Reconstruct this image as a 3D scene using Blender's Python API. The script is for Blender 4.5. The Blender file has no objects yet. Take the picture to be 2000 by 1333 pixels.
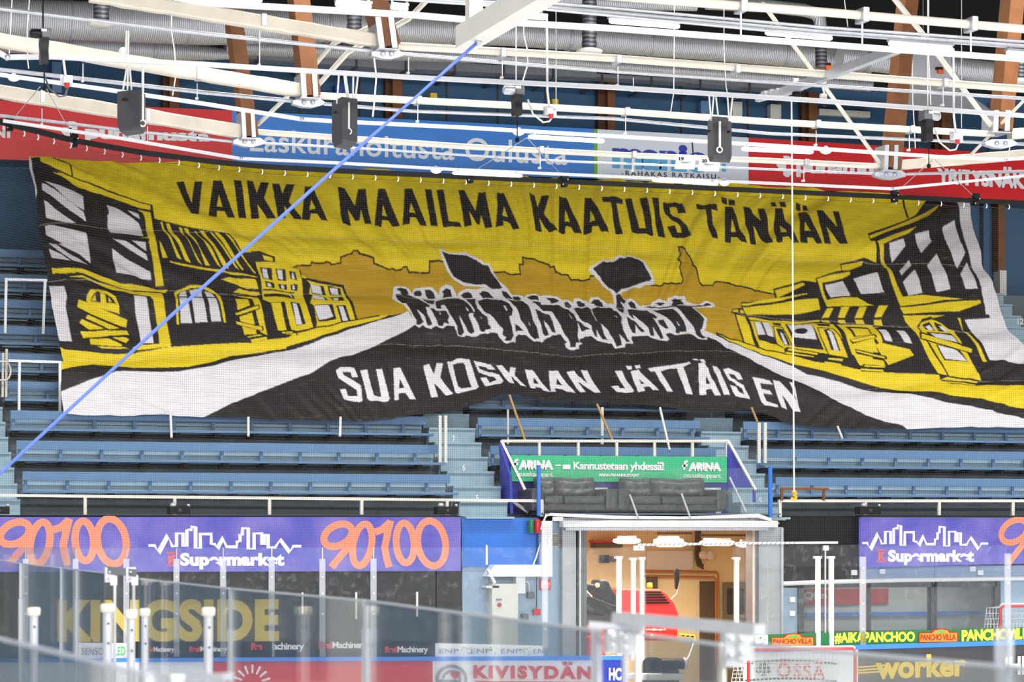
import bpy, bmesh, math, random
import numpy as np
from mathutils import Vector, Matrix
random.seed(7)
C = bpy.context.scene.collection
SC = bpy.context.scene

# ---------------------------------------------------------------- camera
F = 5000.0; HC = 3.3; HY = 1040.0
TH = math.radians(18.7); CT = math.cos(TH); ST = math.sin(TH)
cam = bpy.data.cameras.new('camera'); cam.lens = 90; cam.sensor_width = 36
cam.shift_y = (HY - 666.5) / 2000.0
cam.clip_end = 300; cam.clip_start = 0.5
cam.dof.use_dof = True; cam.dof.focus_distance = 48; cam.dof.aperture_fstop = 5.6
co = bpy.data.objects.new('camera', cam); C.objects.link(co)
co.location = (0, 0, HC); co.rotation_euler = (math.pi/2, 0, -TH)
SC.camera = co
# ---------------------------------------------------------------- world, lamps, exposure
SC.view_settings.view_transform = 'Standard'; SC.view_settings.look = 'None'
SC.view_settings.gamma = 1; SC.view_settings.use_curve_mapping = False
SC.view_settings.exposure = 0.13
SC.cycles.transparent_max_bounces = 32
wd = bpy.data.worlds.new('hall_air'); SC.world = wd; wd.use_nodes = True
wd.node_tree.nodes['Background'].inputs[0].default_value = (0.95, 0.97, 1.0, 1)
wd.node_tree.nodes['Background'].inputs[1].default_value = 0.55
def area(name, loc, sx, sy, power, col=(1, .98, .95), rot=(0, 0, 0), spread=170):
    l = bpy.data.lights.new(name, 'AREA'); l.shape = 'RECTANGLE'; l.size = sx; l.size_y = sy
    l.energy = power; l.color = col; l.spread = math.radians(spread)
    o = bpy.data.objects.new(name, l); C.objects.link(o); o.location = loc; o.rotation_euler = rot
    return o
# unseen lamp rows under the roof; first and last added to brighten fronts and banner
for yy, zz, pw, tl, sp in ((-10, 13.0, 2100, 50, 170), (8, 13.2, 480, 20, 150), (22, 13.2, 440, 8, 130), (33, 13.2, 380, 5, 130), (41, 15.6, 700, 4, 140)):
    for xx in (-8, 1, 10, 19, 28, 37):
        area('rink_fill_lamp', (xx, yy, zz), 5.0, 1.2, pw, rot=(math.radians(tl), 0, 0), spread=sp)

# ---------------------------------------------------------------- pixel -> place
def P(px, py, Y):
    u = (px-1000)/F; t = Y/(CT-u*ST)
    return Vector((t*(ST+u*CT), Y, HC+t*(HY-py)/F))
def D(px, py, d):
    u = (px-1000)/F
    return Vector((d*(ST+u*CT), d*(CT-u*ST), HC+d*(HY-py)/F))
def PX(px, Y): return P(px, HY, Y).x
def SCL(px, Y):
    u = (px-1000)/F; return F*(CT-u*ST)/Y

# ---------------------------------------------------------------- materials
def lin(c):
    return tuple(((v/255)/12.92 if v/255 <= .04045 else ((v/255+.055)/1.055)**2.4) for v in c)
MATS = {}
def mat(name, rgb, rough=.55, metal=0.0, noise=0.0, nscale=8.0, emit=0.0, spec=.5, bump=0.0):
    m = bpy.data.materials.new(name); m.use_nodes = True
    nt = m.node_tree; b = nt.nodes['Principled BSDF']
    c = lin(rgb)
    b.inputs['Base Color'].default_value = (*c, 1); b.inputs['Roughness'].default_value = rough
    b.inputs['Metallic'].default_value = metal
    b.inputs['Specular IOR Level'].default_value = spec
    if noise or bump:
        tc = nt.nodes.new('ShaderNodeTexCoord'); n = nt.nodes.new('ShaderNodeTexNoise')
        n.inputs['Scale'].default_value = nscale; n.inputs['Detail'].default_value = 5
        nt.links.new(tc.outputs['Object'], n.inputs['Vector'])
        if noise:
            r = nt.nodes.new('ShaderNodeMapRange')
            r.inputs[1].default_value = .25; r.inputs[2].default_value = .75
            r.inputs[3].default_value = 1-noise; r.inputs[4].default_value = 1+noise*.6
            nt.links.new(n.outputs['Fac'], r.inputs[0])
            mx = nt.nodes.new('ShaderNodeVectorMath'); mx.operation = 'SCALE'
            mx.inputs[0].default_value = c
            nt.links.new(r.outputs[0], mx.inputs['Scale'])
            nt.links.new(mx.outputs[0], b.inputs['Base Color'])
        if bump:
            bp = nt.nodes.new('ShaderNodeBump'); bp.inputs['Strength'].default_value = bump
            bp.inputs['Distance'].default_value = .02
            nt.links.new(n.outputs['Fac'], bp.inputs['Height']); nt.links.new(bp.outputs[0], b.inputs['Normal'])
    if emit:
        b.inputs['Emission Color'].default_value = (*c, 1); b.inputs['Emission Strength'].default_value = emit
    MATS[name] = m
    return m
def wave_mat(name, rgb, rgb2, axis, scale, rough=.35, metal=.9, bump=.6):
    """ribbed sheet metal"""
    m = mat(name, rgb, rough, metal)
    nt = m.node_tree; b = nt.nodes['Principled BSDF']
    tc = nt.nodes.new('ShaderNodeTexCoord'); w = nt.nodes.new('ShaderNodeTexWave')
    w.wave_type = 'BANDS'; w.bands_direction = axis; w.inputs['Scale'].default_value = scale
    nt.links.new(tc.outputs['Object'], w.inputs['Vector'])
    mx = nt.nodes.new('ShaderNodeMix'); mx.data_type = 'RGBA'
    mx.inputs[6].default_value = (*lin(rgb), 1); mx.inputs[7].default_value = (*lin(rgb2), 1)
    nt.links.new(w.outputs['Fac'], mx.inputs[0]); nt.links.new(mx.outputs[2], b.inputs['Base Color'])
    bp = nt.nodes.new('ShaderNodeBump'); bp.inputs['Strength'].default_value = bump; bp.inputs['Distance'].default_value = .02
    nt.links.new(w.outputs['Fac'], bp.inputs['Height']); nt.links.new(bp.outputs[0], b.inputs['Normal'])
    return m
def glass_mat(name, haze, gloss, tint=(.96, .98, .97), scratches=0.0):
    m = bpy.data.materials.new(name); m.use_nodes = True; nt = m.node_tree
    for n in list(nt.nodes):
        if n.type != 'OUTPUT_MATERIAL': nt.nodes.remove(n)
    out = [n for n in nt.nodes if n.type == 'OUTPUT_MATERIAL'][0]
    tr = nt.nodes.new('ShaderNodeBsdfTransparent'); tr.inputs[0].default_value = (*tint, 1)
    df = nt.nodes.new('ShaderNodeBsdfDiffuse'); df.inputs[0].default_value = (.86, .88, .92, 1)
    gl = nt.nodes.new('ShaderNodeBsdfGlossy'); gl.inputs['Roughness'].default_value = .03
    m1 = nt.nodes.new('ShaderNodeMixShader'); m2 = nt.nodes.new('ShaderNodeMixShader')
    if scratches:
        tc = nt.nodes.new('ShaderNodeTexCoord'); n = nt.nodes.new('ShaderNodeTexNoise')
        n.inputs['Scale'].default_value = 9; n.inputs['Detail'].default_value = 8; n.inputs['Roughness'].default_value = .75
        nt.links.new(tc.outputs['Object'], n.inputs['Vector'])
        r = nt.nodes.new('ShaderNodeMapRange'); r.inputs[1].default_value = .52; r.inputs[2].default_value = .75
        r.inputs[3].default_value = haze; r.inputs[4].default_value = haze+scratches
        nt.links.new(n.outputs['Fac'], r.inputs[0]); nt.links.new(r.outputs[0], m1.inputs[0])
    else:
        m1.inputs[0].default_value = haze
    nt.links.new(tr.outputs[0], m1.inputs[1]); nt.links.new(df.outputs[0], m1.inputs[2])
    fr = nt.nodes.new('ShaderNodeLayerWeight'); fr.inputs[0].default_value = .25
    mm = nt.nodes.new('ShaderNodeMath'); mm.operation = 'MULTIPLY'; mm.inputs[1].default_value = gloss
    nt.links.new(fr.outputs['Fresnel'], mm.inputs[0]); nt.links.new(mm.outputs[0], m2.inputs[0])
    nt.links.new(m1.outputs[0], m2.inputs[1]); nt.links.new(gl.outputs[0], m2.inputs[2])
    nt.links.new(m2.outputs[0], out.inputs[0]); MATS[name] = m
    return m
def emis(name, rgb, s):
    m = bpy.data.materials.new(name); m.use_nodes = True; nt = m.node_tree
    b = nt.nodes['Principled BSDF']; b.inputs['Base Color'].default_value = (.02, .02, .02, 1)
    b.inputs['Emission Color'].default_value = (*lin(rgb), 1); b.inputs['Emission Strength'].default_value = s
    b.inputs['Roughness'].default_value = .5
    MATS[name] = m; return m
M = MATS
mat('white_paint', (228, 228, 230), .4); mat('warm_white', (220, 216, 206), .5, noise=.06, nscale=3)
mat('cream_wrap', (212, 203, 186), .7, noise=.10, nscale=4, bump=.5)
mat('cream_pipe', (212, 206, 192), .5, noise=.05, nscale=5)
mat('galvanised', (186, 188, 194), .4, .55, noise=.12, nscale=14)
mat('steel', (190, 192, 196), .35, .45, noise=.1, nscale=20)
mat('dark_steel', (96, 98, 102), .45, .4)
mat('bench_blue', (92, 129, 167), .55, noise=.08, nscale=3)
mat('bench_panel', (152, 182, 202), .55, noise=.08, nscale=4)
mat('step_blue', (146, 172, 186), .7, noise=.10, nscale=5)
mat('riser_dark', (98, 110, 116), .8, noise=.12, nscale=4)
mat('wall_blue', (54, 92, 124), .8, noise=.06, nscale=1.2)
mat('black_paint', (13, 13, 15), .6, spec=.25); mat('charcoal', (58, 58, 62), .6, noise=.08, nscale=9)
mat('roof_black', (14, 14, 16), .9)
mat('wood', (118, 70, 28), .6, noise=.28, nscale=5); mat('wood_dark', (84, 50, 28), .7, noise=.2, nscale=5)
mat('stick_wood', (176, 140, 84), .7)
mat('red_sign', (216, 16, 22), .45); mat('blue_sign', (46, 130, 220), .45, noise=.18, nscale=.8)
mat('pale_sign', (222, 229, 240), .45); mat('green_line', (110, 176, 40), .5)
mat('sign_white', (234, 234, 236), .5); mat('deep_blue', (34, 58, 170), .5); mat('sky_blue', (86, 170, 220), .5)
mat('ink', (40, 42, 52), .6)
mat('red_paint', (212, 36, 34), .4); mat('green_lamp', (20, 110, 70), .3); mat('red_lamp', (190, 20, 40), .3)
mat('royal_blue', (36, 112, 208), .5, noise=.05, nscale=3); mat('violet_panel', (48, 56, 168), .5)
mat('arina_green', (48, 184, 128), .5)
mat('leather', (74, 74, 79), .36, bump=.35, nscale=14, noise=.12)
mat('ice', (236, 240, 246), .18, noise=.03, nscale=.4); mat('board_white', (236, 236, 240), .4)
mat('board_red', (206, 44, 48), .4); mat('cap_blue', (62, 132, 226), .4); mat('board_dark', (66, 66, 70), .45, noise=.1, nscale=2)
mat('yellow_print', (236, 200, 30), .5); mat('green_board', (20, 120, 62), .5); mat('orange_plate', (232, 150, 44), .5)
mat('yellow_text', (240, 226, 70), .5); mat('plate_red', (170, 40, 20), .5)
mat('garage_wall', (226, 206, 160), .7, noise=.05, nscale=2); mat('garage_dark', (88, 74, 58), .7); mat('olive_door', (116, 108, 86), .6)
mat('copper', (176, 104, 52), .5); mat('grey_wall', (146, 168, 192), .6, noise=.06, nscale=2)
mat('cabinet_grey', (206, 204, 198), .5); mat('concrete', (120, 120, 120), .8, noise=.1)
mat('door_steel', (164, 167, 172), .45, .1, noise=.1, nscale=3)
mat('rope_blue', (84, 110, 198), .6); mat('rope_white', (228, 228, 224), .7); mat('hook_orange', (240, 160, 20), .4)
mat('net_cord', (64, 60, 54), .9); mat('net_white', (228, 228, 228), .8)
mat('hood_black', (17, 18, 23), .4, spec=.3); mat('machine_red', (222, 40, 24), .32); mat('speaker_grey', (62, 62, 66), .65, noise=.05, nscale=30); mat('beacon', (240, 140, 20), .3, emit=.3)
mat('window_dark', (64, 66, 70), .5); mat('hazard_yellow', (236, 190, 30), .5)
mat('post_white', (236, 236, 230), .4); mat('alu', (200, 202, 208), .35, .6, noise=.08, nscale=10)
mat('dome', (240, 240, 244), .3, emit=.15); mat('print_green', (70, 190, 70), .5); mat('print_grey', (120, 128, 136), .5)
mat('card_white', (240, 240, 242), .5); mat('orange_body', (226, 90, 20), .4)
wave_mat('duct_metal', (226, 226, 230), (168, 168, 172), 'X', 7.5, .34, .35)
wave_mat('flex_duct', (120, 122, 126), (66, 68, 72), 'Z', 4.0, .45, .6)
glass_mat('clear_glass', .025, .5, scratches=.09); glass_mat('near_glass', .032, .6, scratches=.05); mat('glass_rim', (168, 174, 178), .3); glass_mat('window_glass', .04, .8, (.75, .78, .8))
glass_mat('post_glass', .30, .4, (.93, .94, .96))
emis('tube_glow', (255, 246, 255), 2.6); emis('warm_glow', (255, 238, 200), 6.0)

# ---------------------------------------------------------------- mesh helpers
class MB:
    def __init__(s): s.v = []; s.f = []; s.sm = set()
    def add(s, vs, fs, smooth=False):
        o = len(s.v); s.v += [Vector(v) for v in vs]
        for f in fs:
            if smooth: s.sm.add(len(s.f))
            s.f.append([i+o for i in f])
        return s
    def box(s, a, b, bev=0.0):
        x0, x1 = sorted((a[0], b[0])); y0, y1 = sorted((a[1], b[1])); z0, z1 = sorted((a[2], b[2]))
        if bev > 0:
            bm = bmesh.new(); bmesh.ops.create_cube(bm, size=1)
            for v in bm.verts:
                v.co = Vector(((x0+x1)/2+v.co.x*(x1-x0), (y0+y1)/2+v.co.y*(y1-y0), (z0+z1)/2+v.co.z*(z1-z0)))
            bmesh.ops.bevel(bm, geom=bm.edges[:], offset=bev, segments=2, affect='EDGES', profile=.6)
            bm.verts.index_update()
            s.add([v.co.copy() for v in bm.verts], [[v.index for v in f.verts] for f in bm.faces]); bm.free(); return s
        vs = [(x0,y0,z0),(x1,y0,z0),(x1,y1,z0),(x0,y1,z0),(x0,y0,z1),(x1,y0,z1),(x1,y1,z1),(x0,y1,z1)]
        return s.add(vs, [(0,3,2,1),(4,5,6,7),(0,1,5,4),(1,2,6,5),(2,3,7,6),(3,0,4,7)])
    def bar(s, a, b, w, h, up=(0, 0, 1)):
        """rectangular bar from a to b, w sideways, h along 'up'"""
        a = Vector(a); b = Vector(b); d = (b-a).normalized(); up = Vector(up)
        if abs(d.dot(up)) > .98: up = Vector((0, 1, 0))
        x = d.cross(up).normalized()*w/2; y = x.cross(d).normalized()*h/2
        vs = [a-x-y, a+x-y, a+x+y, a-x+y, b-x-y, b+x-y, b+x+y, b-x+y]
        return s.add(vs, [(0,3,2,1),(4,5,6,7),(0,1,5,4),(1,2,6,5),(2,3,7,6),(3,0,4,7)])
    def tube(s, pts, r, n=10, cap=True):
        pts = [Vector(p) for p in pts]; k = len(pts)
        rs = r if isinstance(r, (list, tuple)) else [r]*k
        rings = []; prev = None
        for i, p in enumerate(pts):
            d = (pts[min(i+1, k-1)]-pts[max(i-1, 0)])
            d = d.normalized() if d.length > 1e-9 else Vector((0, 0, 1))
            if prev is None:
                a = Vector((0, 0, 1)) if abs(d.z) < .9 else Vector((0, 1, 0))
                x = d.cross(a).normalized()
            else:
                x = (prev-d*prev.dot(d)); x = x.normalized() if x.length > 1e-6 else d.orthogonal().normalized()
            prev = x; y = d.cross(x)
            rings.append([p+(x*math.cos(2*math.pi*j/n)+y*math.sin(2*math.pi*j/n))*rs[i] for j in range(n)])
        vs = [v for rr in rings for v in rr]; fs = []
        for i in range(k-1):
            for j in range(n):
                fs.append((i*n+j, i*n+(j+1) % n, (i+1)*n+(j+1) % n, (i+1)*n+j))
        s.add(vs, fs, True)
        if cap:
            s.add(rings[0], [list(range(n))[::-1]]); s.add(rings[-1], [list(range(n))])
        return s
    def lathe(s, base, prof, n=20, axis=(0, 0, 1)):
        ax = Vector(axis).normalized(); x = ax.orthogonal().normalized(); y = ax.cross(x); b = Vector(base)
        vs = []; fs = []
        for r, h in prof:
            for j in range(n):
                a = 2*math.pi*j/n; vs.append(b+ax*h+(x*math.cos(a)+y*math.sin(a))*r)
        for i in range(len(prof)-1):
            for j in range(n):
                fs.append((i*n+j, i*n+(j+1) % n, (i+1)*n+(j+1) % n, (i+1)*n+j))
        return s.add(vs, fs, True)
    def prism(s, pts, d):
        """polygon pts (3D, planar) extruded by vector d"""
        pts = [Vector(p) for p in pts]; d = Vector(d); n = len(pts)
        vs = pts+[p+d for p in pts]
        fs = [list(range(n)), list(range(2*n-1, n-1, -1))]+[(i, i+n, (i+1) % n+n, (i+1) % n) for i in range(n)]
        return s.add(vs, fs)
    def poly(s, pts): return s.add(pts, [list(range(len(pts)))])
    def ribbon(s, pts, w, nrm, closed=False):
        """flat stroke of width w lying in the plane with normal nrm"""
        pts = [Vector(p) for p in pts]; k = len(pts); nrm = Vector(nrm).normalized(); vs = []
        for i, p in enumerate(pts):
            if closed: d = pts[(i+1) % k]-pts[(i-1) % k]
            else: d = pts[min(i+1, k-1)]-pts[max(i-1, 0)]
            sd = d.normalized().cross(nrm)*w/2
            if 0 < i < k-1 and not closed:
                d1 = (p-pts[i-1]).normalized(); d2 = (pts[i+1]-p).normalized()
                cs = max(.45, math.sqrt(max(0, (1+d1.dot(d2))/2))); sd = sd/cs
            vs += [p-sd, p+sd]
        fs = [(2*i, 2*i+1, 2*i+3, 2*i+2) for i in range(k-1)]
        if closed: fs.append((2*k-2, 2*k-1, 1, 0))
        return s.add(vs, fs)
def obj(name, mb, m, parent=None):
    me = bpy.data.meshes.new(name)
    off = Vector(parent_loc(parent)) if parent else Vector((0, 0, 0))
    me.from_pydata([tuple(v-off) for v in mb.v], [], mb.f)
    for i in mb.sm: me.polygons[i].use_smooth = True
    bm = bmesh.new(); bm.from_mesh(me); bmesh.ops.recalc_face_normals(bm, faces=bm.faces); bm.to_mesh(me); bm.free()
    me.materials.append(M[m] if isinstance(m, str) else m)
    o = bpy.data.objects.new(name, me); C.objects.link(o)
    if parent: o.parent = parent
    return o
WLOC = {}
def parent_loc(p):
    v = Vector(p.location)
    while p.parent: p = p.parent; v = v+Vector(p.location)
    return v
def thing(name, label, cat, loc, group=None):
    o = bpy.data.objects.new(name, None); C.objects.link(o); o.location = loc; o.empty_display_size = .2
    o['label'] = label; o['category'] = cat
    if group: o['group'] = group
    return o
def tag(o, label, cat, group=None):
    o['label'] = label; o['category'] = cat
    if group: o['group'] = group
    return o
def struct(name, mb, m, label=None):
    o = obj(name, mb, m); o['kind'] = 'structure'
    if label: o['label'] = label
    return o
def lab(o, s): o['label'] = s; return o
_txt = {}
def text_geo(s, bold=0.0, space=1.0):
    key = (s, bold, space)
    if key in _txt: return _txt[key]
    marks = [i for i, ch in enumerate(s) if ch in 'ÄÖäö']; s0 = s; s = s.replace('Ä', 'A').replace('Ö', 'O').replace('ä', 'a').replace('ö', 'o')
    vs, fs = _raw_text(s, bold, space)
    x0 = min(v.x for v in vs); x1 = max(v.x for v in vs); y0 = min(v.y for v in vs); y1 = max(v.y for v in vs)
    for i in marks:
        g, _ = _raw_text(s[i], bold, space); p, _ = _raw_text(s[:i+1], bold, space); w = max(v.x for v in g)-min(v.x for v in g); h = max(v.y for v in g); cx = max(v.x for v in p)-w/2
        for d in (-1, 1):
            q = .075+bold*.5; c = cx+d*(.11+bold*.5); yb = h+.06; o = len(vs)
            vs = vs+[Vector((c-q, yb, 0)), Vector((c+q, yb, 0)), Vector((c+q, yb+1.9*q, 0)), Vector((c-q, yb+1.9*q, 0))]; fs = fs+[[o, o+1, o+2, o+3]]
    r = ([((v.x-x0)/(x1-x0), (v.y-y0)/(y1-y0)) for v in vs], fs); _txt[key] = r
    return r
def _raw_text(s, bold, space):
    cu = bpy.data.curves.new('t', 'FONT'); cu.body = s; cu.offset = bold; cu.space_character = space; cu.resolution_u = 4
    o = bpy.data.objects.new('t', cu); C.objects.link(o)
    bpy.context.view_layer.update()
    me = bpy.data.meshes.new_from_object(o.evaluated_get(bpy.context.evaluated_depsgraph_get()))
    vs = [v.co.copy() for v in me.vertices]; fs = [list(p.vertices) for p in me.polygons]
    bpy.data.objects.remove(o); bpy.data.curves.remove(cu); bpy.data.meshes.remove(me)
    return vs, fs
def text_on(mb, s, quad, Y, bold=.02, space=1.0, fn=None, italic=0.0):
    """quad = (x0,ytop_left, x1,ytop_right, ybot_left, ybot_right) in photo pixels, on plane Y"""
    x0, ta, x1, tb, ba, bb = quad; vs, fs = text_geo(s, bold, space); out = []
    for a, b in vs:
        px = x0+(x1-x0)*a+italic*b*(ba-ta); pt = ta+(tb-ta)*a; pb = ba+(bb-ba)*a
        out.append((fn or P)(px, pb+(pt-pb)*b, Y))
    return mb.add(out, fs)
def ext(pts, L=260):
    """carry a run that leaves the picture on beyond its edge"""
    pts = list(pts)
    for a, b, e in ((0, 1, -1), (-1, -2, 1)):
        (x, y), (x2, y2) = pts[a], pts[b]
        if (e < 0 and x < 0) or (e > 0 and x > 2000):
            pts[a] = (x+e*L, y+(y-y2)/(x-x2)*e*L)
    return pts
def pp(s): return [tuple(float(q) for q in w.split(',')) for w in s.split()]
def dpoly(mb, pts, Y): return mb.poly([P(x, y, Y) for x, y in pts])
def dline(mb, pts, wpx, Y, closed=False):
    w = wpx/SCL(pts[0][0], Y); return mb.ribbon([P(x, y, Y) for x, y in pts], w, (0, 1, 0), closed)
ORD = ['lowest', 'second', 'third', 'fourth', 'fifth', 'sixth', 'seventh', 'eighth', 'topmost']
# ---------------------------------------------------------------- the big painted banner
def build_banner():
    SS = 2                                   # paint grid: half-pixel cells
    X0, Y0, W, H = 40, 296, 2060, 560
    YEL = lin((222, 196, 22)); BLK = lin((26, 23, 24)); WHT = lin((214, 211, 216)); OCH = lin((184, 146, 18))
    img = np.zeros((H*SS, W*SS, 3), np.float32); img[:] = YEL
    def fill(pts, col):
        p = np.array(pts, np.float64); p[:, 0] = (p[:, 0]-X0)*SS; p[:, 1] = (p[:, 1]-Y0)*SS
        xa = max(0, int(p[:, 0].min())); xb = min(W*SS, int(p[:, 0].max())+2)
        ya = max(0, int(p[:, 1].min())); yb = min(H*SS, int(p[:, 1].max())+2)
        if xb <= xa or yb <= ya: return
        xs = np.arange(xa, xb)+.5; inside = np.zeros((yb-ya, xb-xa), bool); n = len(p)
        ys = (np.arange(ya, yb)+.5)[:, None]
        for i in range(n):
            x1, y1 = p[i]; x2, y2 = p[(i+1) % n]
            if y1 == y2: continue
            c = ((y1 <= ys) != (y2 <= ys))
            xi = x1+(ys-y1)*(x2-x1)/(y2-y1)
            inside ^= c & (xs[None, :] < xi)
        img[ya:yb, xa:xb][inside] = col
    def line(pts, w, col, blend=1.0):
        for i in range(len(pts)-1):
            (x1, y1), (x2, y2) = pts[i], pts[i+1]; d = math.hypot(x2-x1, y2-y1) or 1
            nx, ny = -(y2-y1)/d*w/2, (x2-x1)/d*w/2; ex, ey = (x2-x1)/d*w*.3, (y2-y1)/d*w*.3
            fill([(x1+nx-ex, y1+ny-ey), (x2+nx+ex, y2+ny+ey), (x2-nx+ex, y2-ny+ey), (x1-nx-ex, y1-ny-ey)], col)
    def Q(z, s):
        ox, oy, k = z; return [(ox+k*a, oy+k*b) for a, b in pp(s)]
    Z1 = (40, 300, .15); Z2 = (70, 480, .15); Z3 = (290, 420, .15); Z4 = (440, 480, .15); ZA = (740, 480, .18)
    ZB = (1060, 470, .18); ZC = (1400, 480, .18); ZR = (1680, 380, .165); Z5 = (1640, 580, .195); ZL = (0, 440, .35)
    R1, R2, R3, R4 = (320, 340, .18), (650, 350, .18), (1010, 350, .18), (1340, 370, .18)
    S1, S2, S0 = (640, 680, .23), (1080, 680, .26), (650, 440, .35)
    PXL = (0, 0, 1)
    def many(z, col, s):
        for w in s.strip().split('|'):
            if w.strip(): fill(Q(z, w), col)
    # far skyline in ochre with its thin outline
    sky = Q(Z4, "880,295 940,265 1110,262 1115,232 1200,240 1290,240 1300,230 1360,238 1380,260 1500,235 1495,175 1640,130 1660,100 1710,105 1740,140 1920,195 1935,250 2000,270") + \
        Q(ZA, "110,255 150,240 185,258 240,255 270,235 300,240 330,290 550,285 545,190 690,210 1255,310 1530,322 1515,235 1560,225 1545,160 1600,165 1840,210 1860,240 1890,240 1920,300") + \
        Q(ZB, "145,350 280,360 315,405 515,405 520,375 540,372 1215,455 1310,463 1320,445 1500,463 1525,430 1480,300 1490,270 1460,215 1490,170 1475,70 1510,70 1550,140 1610,230 1625,290 1650,320 1700,440 1740,478 1850,480 1870,445 1920,440") + \
        Q(ZC, "0,385 80,385 120,395 210,430 270,450 400,470 480,500 620,520")
    fill(sky+[(1520, 590), (1452, 640), (1452, 668), (1400, 648), (1380, 660), (800, 660), (781, 616), (740, 620), (695, 628), (678, 568), (588, 535), (572, 524)], OCH)
    line(sky, 2.8, BLK)
    # street: white pavements and black road
    bl_top = Q(ZL, "300,830 345,810 520,765 600,775 750,795 900,795 1050,790 1200,755 1300,715 1400,705 1600,680")+Q(Z4, "800,1300 1200,1200 1500,1110 1700,1060 2000,985")+Q(ZA, "100,770 235,755")
    bl_bot = Q(ZL, "300,930 355,910 650,815 780,815 900,818 1000,815 1200,780 1350,735 1500,710")+Q(Z4, "900,1333 1200,1240 1500,1150 1750,1080 2000,1000")+Q(ZA, "235,762 310,740")
    fill(bl_bot+[(812, 640), (760, 700), (420, 840), (100, 840)], WHT)
    fill(bl_top+bl_bot[::-1], BLK)
    br_top = Q(ZC, "0,930 200,1050 350,1125 500,1180 700,1245 830,1290 1000,1325")+Q(Z5, "0,785 200,830 400,875 560,915 750,955 930,965 1100,1005 1400,1045 1600,1090 1846,1135 2200,1215")
    br_bot = Q(ZC, "0,952 200,1063 400,1158 600,1228 830,1310")+Q(Z5, "-320,770 0,835 180,880 400,935 700,980 900,1030 1060,1070 1250,1105 1500,1155 1846,1235 2200,1320")
    fill([(1375, 640)]+br_bot+[(2080, 860), (1560, 860), (1375, 670)], WHT)
    fill(br_top+br_bot[::-1], BLK)
    fill(pp("399,812 483,774 539,753 609,730 644,709 700,694 740,675 798,646 815,636 1375,650 1400,662 1427,685 1459,703 1465,706 1488,719 1509,729 1553,744 1600,762 1640,786 1679,802 1728,822 1765,830 1778,842 1700,870 380,870"), BLK)
    # ------------------------------------------------ left street side
    fill(pp("40,312 77,312 79,320 136,345 233,381 298,403 302,428 446,463 472,499 505,499 536,507 537,518 585,526 588,530 590,541 671,553 678,568 686,591 695,628 617,642 579,649 563,659 530,661 491,668 440,669 322,674 266,682 203,685 126,682 100,668 85,560"), BLK)
    fill(Q(Z1, "90,80 135,85 150,200 185,400 212,545 190,640 140,420"), WHT)
    many(Z1, YEL, "258,90 420,90 630,165 650,290 590,270 258,130|420,262 520,270 700,335 1000,455 1290,560 1690,690 1690,740 1540,710 1080,545 880,480 720,420 560,320|1520,735 1690,770 1730,1000 1760,1250 1780,1333 1700,1333 1660,1150 1520,1150 1650,1140 1640,980 1620,850 1590,780")
    line(Q(Z1, "420,88 640,160 670,310"), 3, BLK)
    many(Z1, WHT, "310,400 370,405 700,510 810,570 825,770 690,690 560,590 430,470|275,430 320,440 430,500 820,790 855,895 840,895 640,770 380,580 275,520|300,650 340,665 430,740 720,930 580,920 330,850|1125,670 1250,715 1540,910 1575,980 1590,1120 1170,1060 1140,960 1130,830 1150,790|1390,750 1530,795 1555,865 1480,830|320,950 420,945 700,1040 850,1080 880,1240 895,1343 830,1343 520,1180 330,1080|1440,1195 1620,1215 1630,1320 1560,1280")
    many(Z2, WHT, "300,-4 680,-4 710,250 560,130|160,-4 260,-4 430,120 560,190 670,275 480,225 330,120|165,65 330,140 450,235 200,200|985,75 1160,190 1490,360 1500,440 1040,385|990,-30 1160,0 1430,160 1450,235 1280,140|1250,0 1420,20 1430,115 1330,60")
    many(Z2, YEL, "1455,-5 1555,-5 1620,300 1670,505 1565,500 1500,160|205,320 600,350 800,410 1120,490 1450,525 1720,550 1680,600 1400,590 1130,560 850,490 600,400 215,385|420,430 600,430 800,500 1050,560 1400,610 1640,630 1700,960 1770,1290 1620,1290 1590,1050 1520,740 1480,690 1180,660 1000,610 800,520 620,455|660,680 700,625 800,595 920,625 1030,700 1080,800 1090,890 950,850 700,770 655,740")
    many(Z2, BLK, "710,740 740,670 800,645 830,660 840,765 740,745|890,655 980,710 1040,790 910,770")
    many(Z2, YEL, "725,735 760,675 785,745|935,705 985,770 940,765|555,725 680,755 1195,955 1180,1035 980,975 700,880 535,810|680,900 1100,1045 960,1070 650,940|600,950 900,1070 700,1080 570,1000|580,1110 1190,1070 1220,1130 620,1190|1000,1180 1160,1165 1220,1195 1180,1245|700,1200 940,1185 1130,1270 1120,1285 720,1270|790,1285 1150,1295 1230,1310 860,1310|1260,1300 1400,1260 1620,1250 1640,1290 1320,1320")
    many(Z2, WHT, "170,530 365,550 400,680 385,800 415,950 470,1245 310,1245 220,1000 160,700|1265,690 1430,700 1480,930 1540,1240 1380,1240 1340,1050 1290,850")
    line(Q(ZL, "560,680 640,697 760,692 760,683"), 2.5, BLK)
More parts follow.
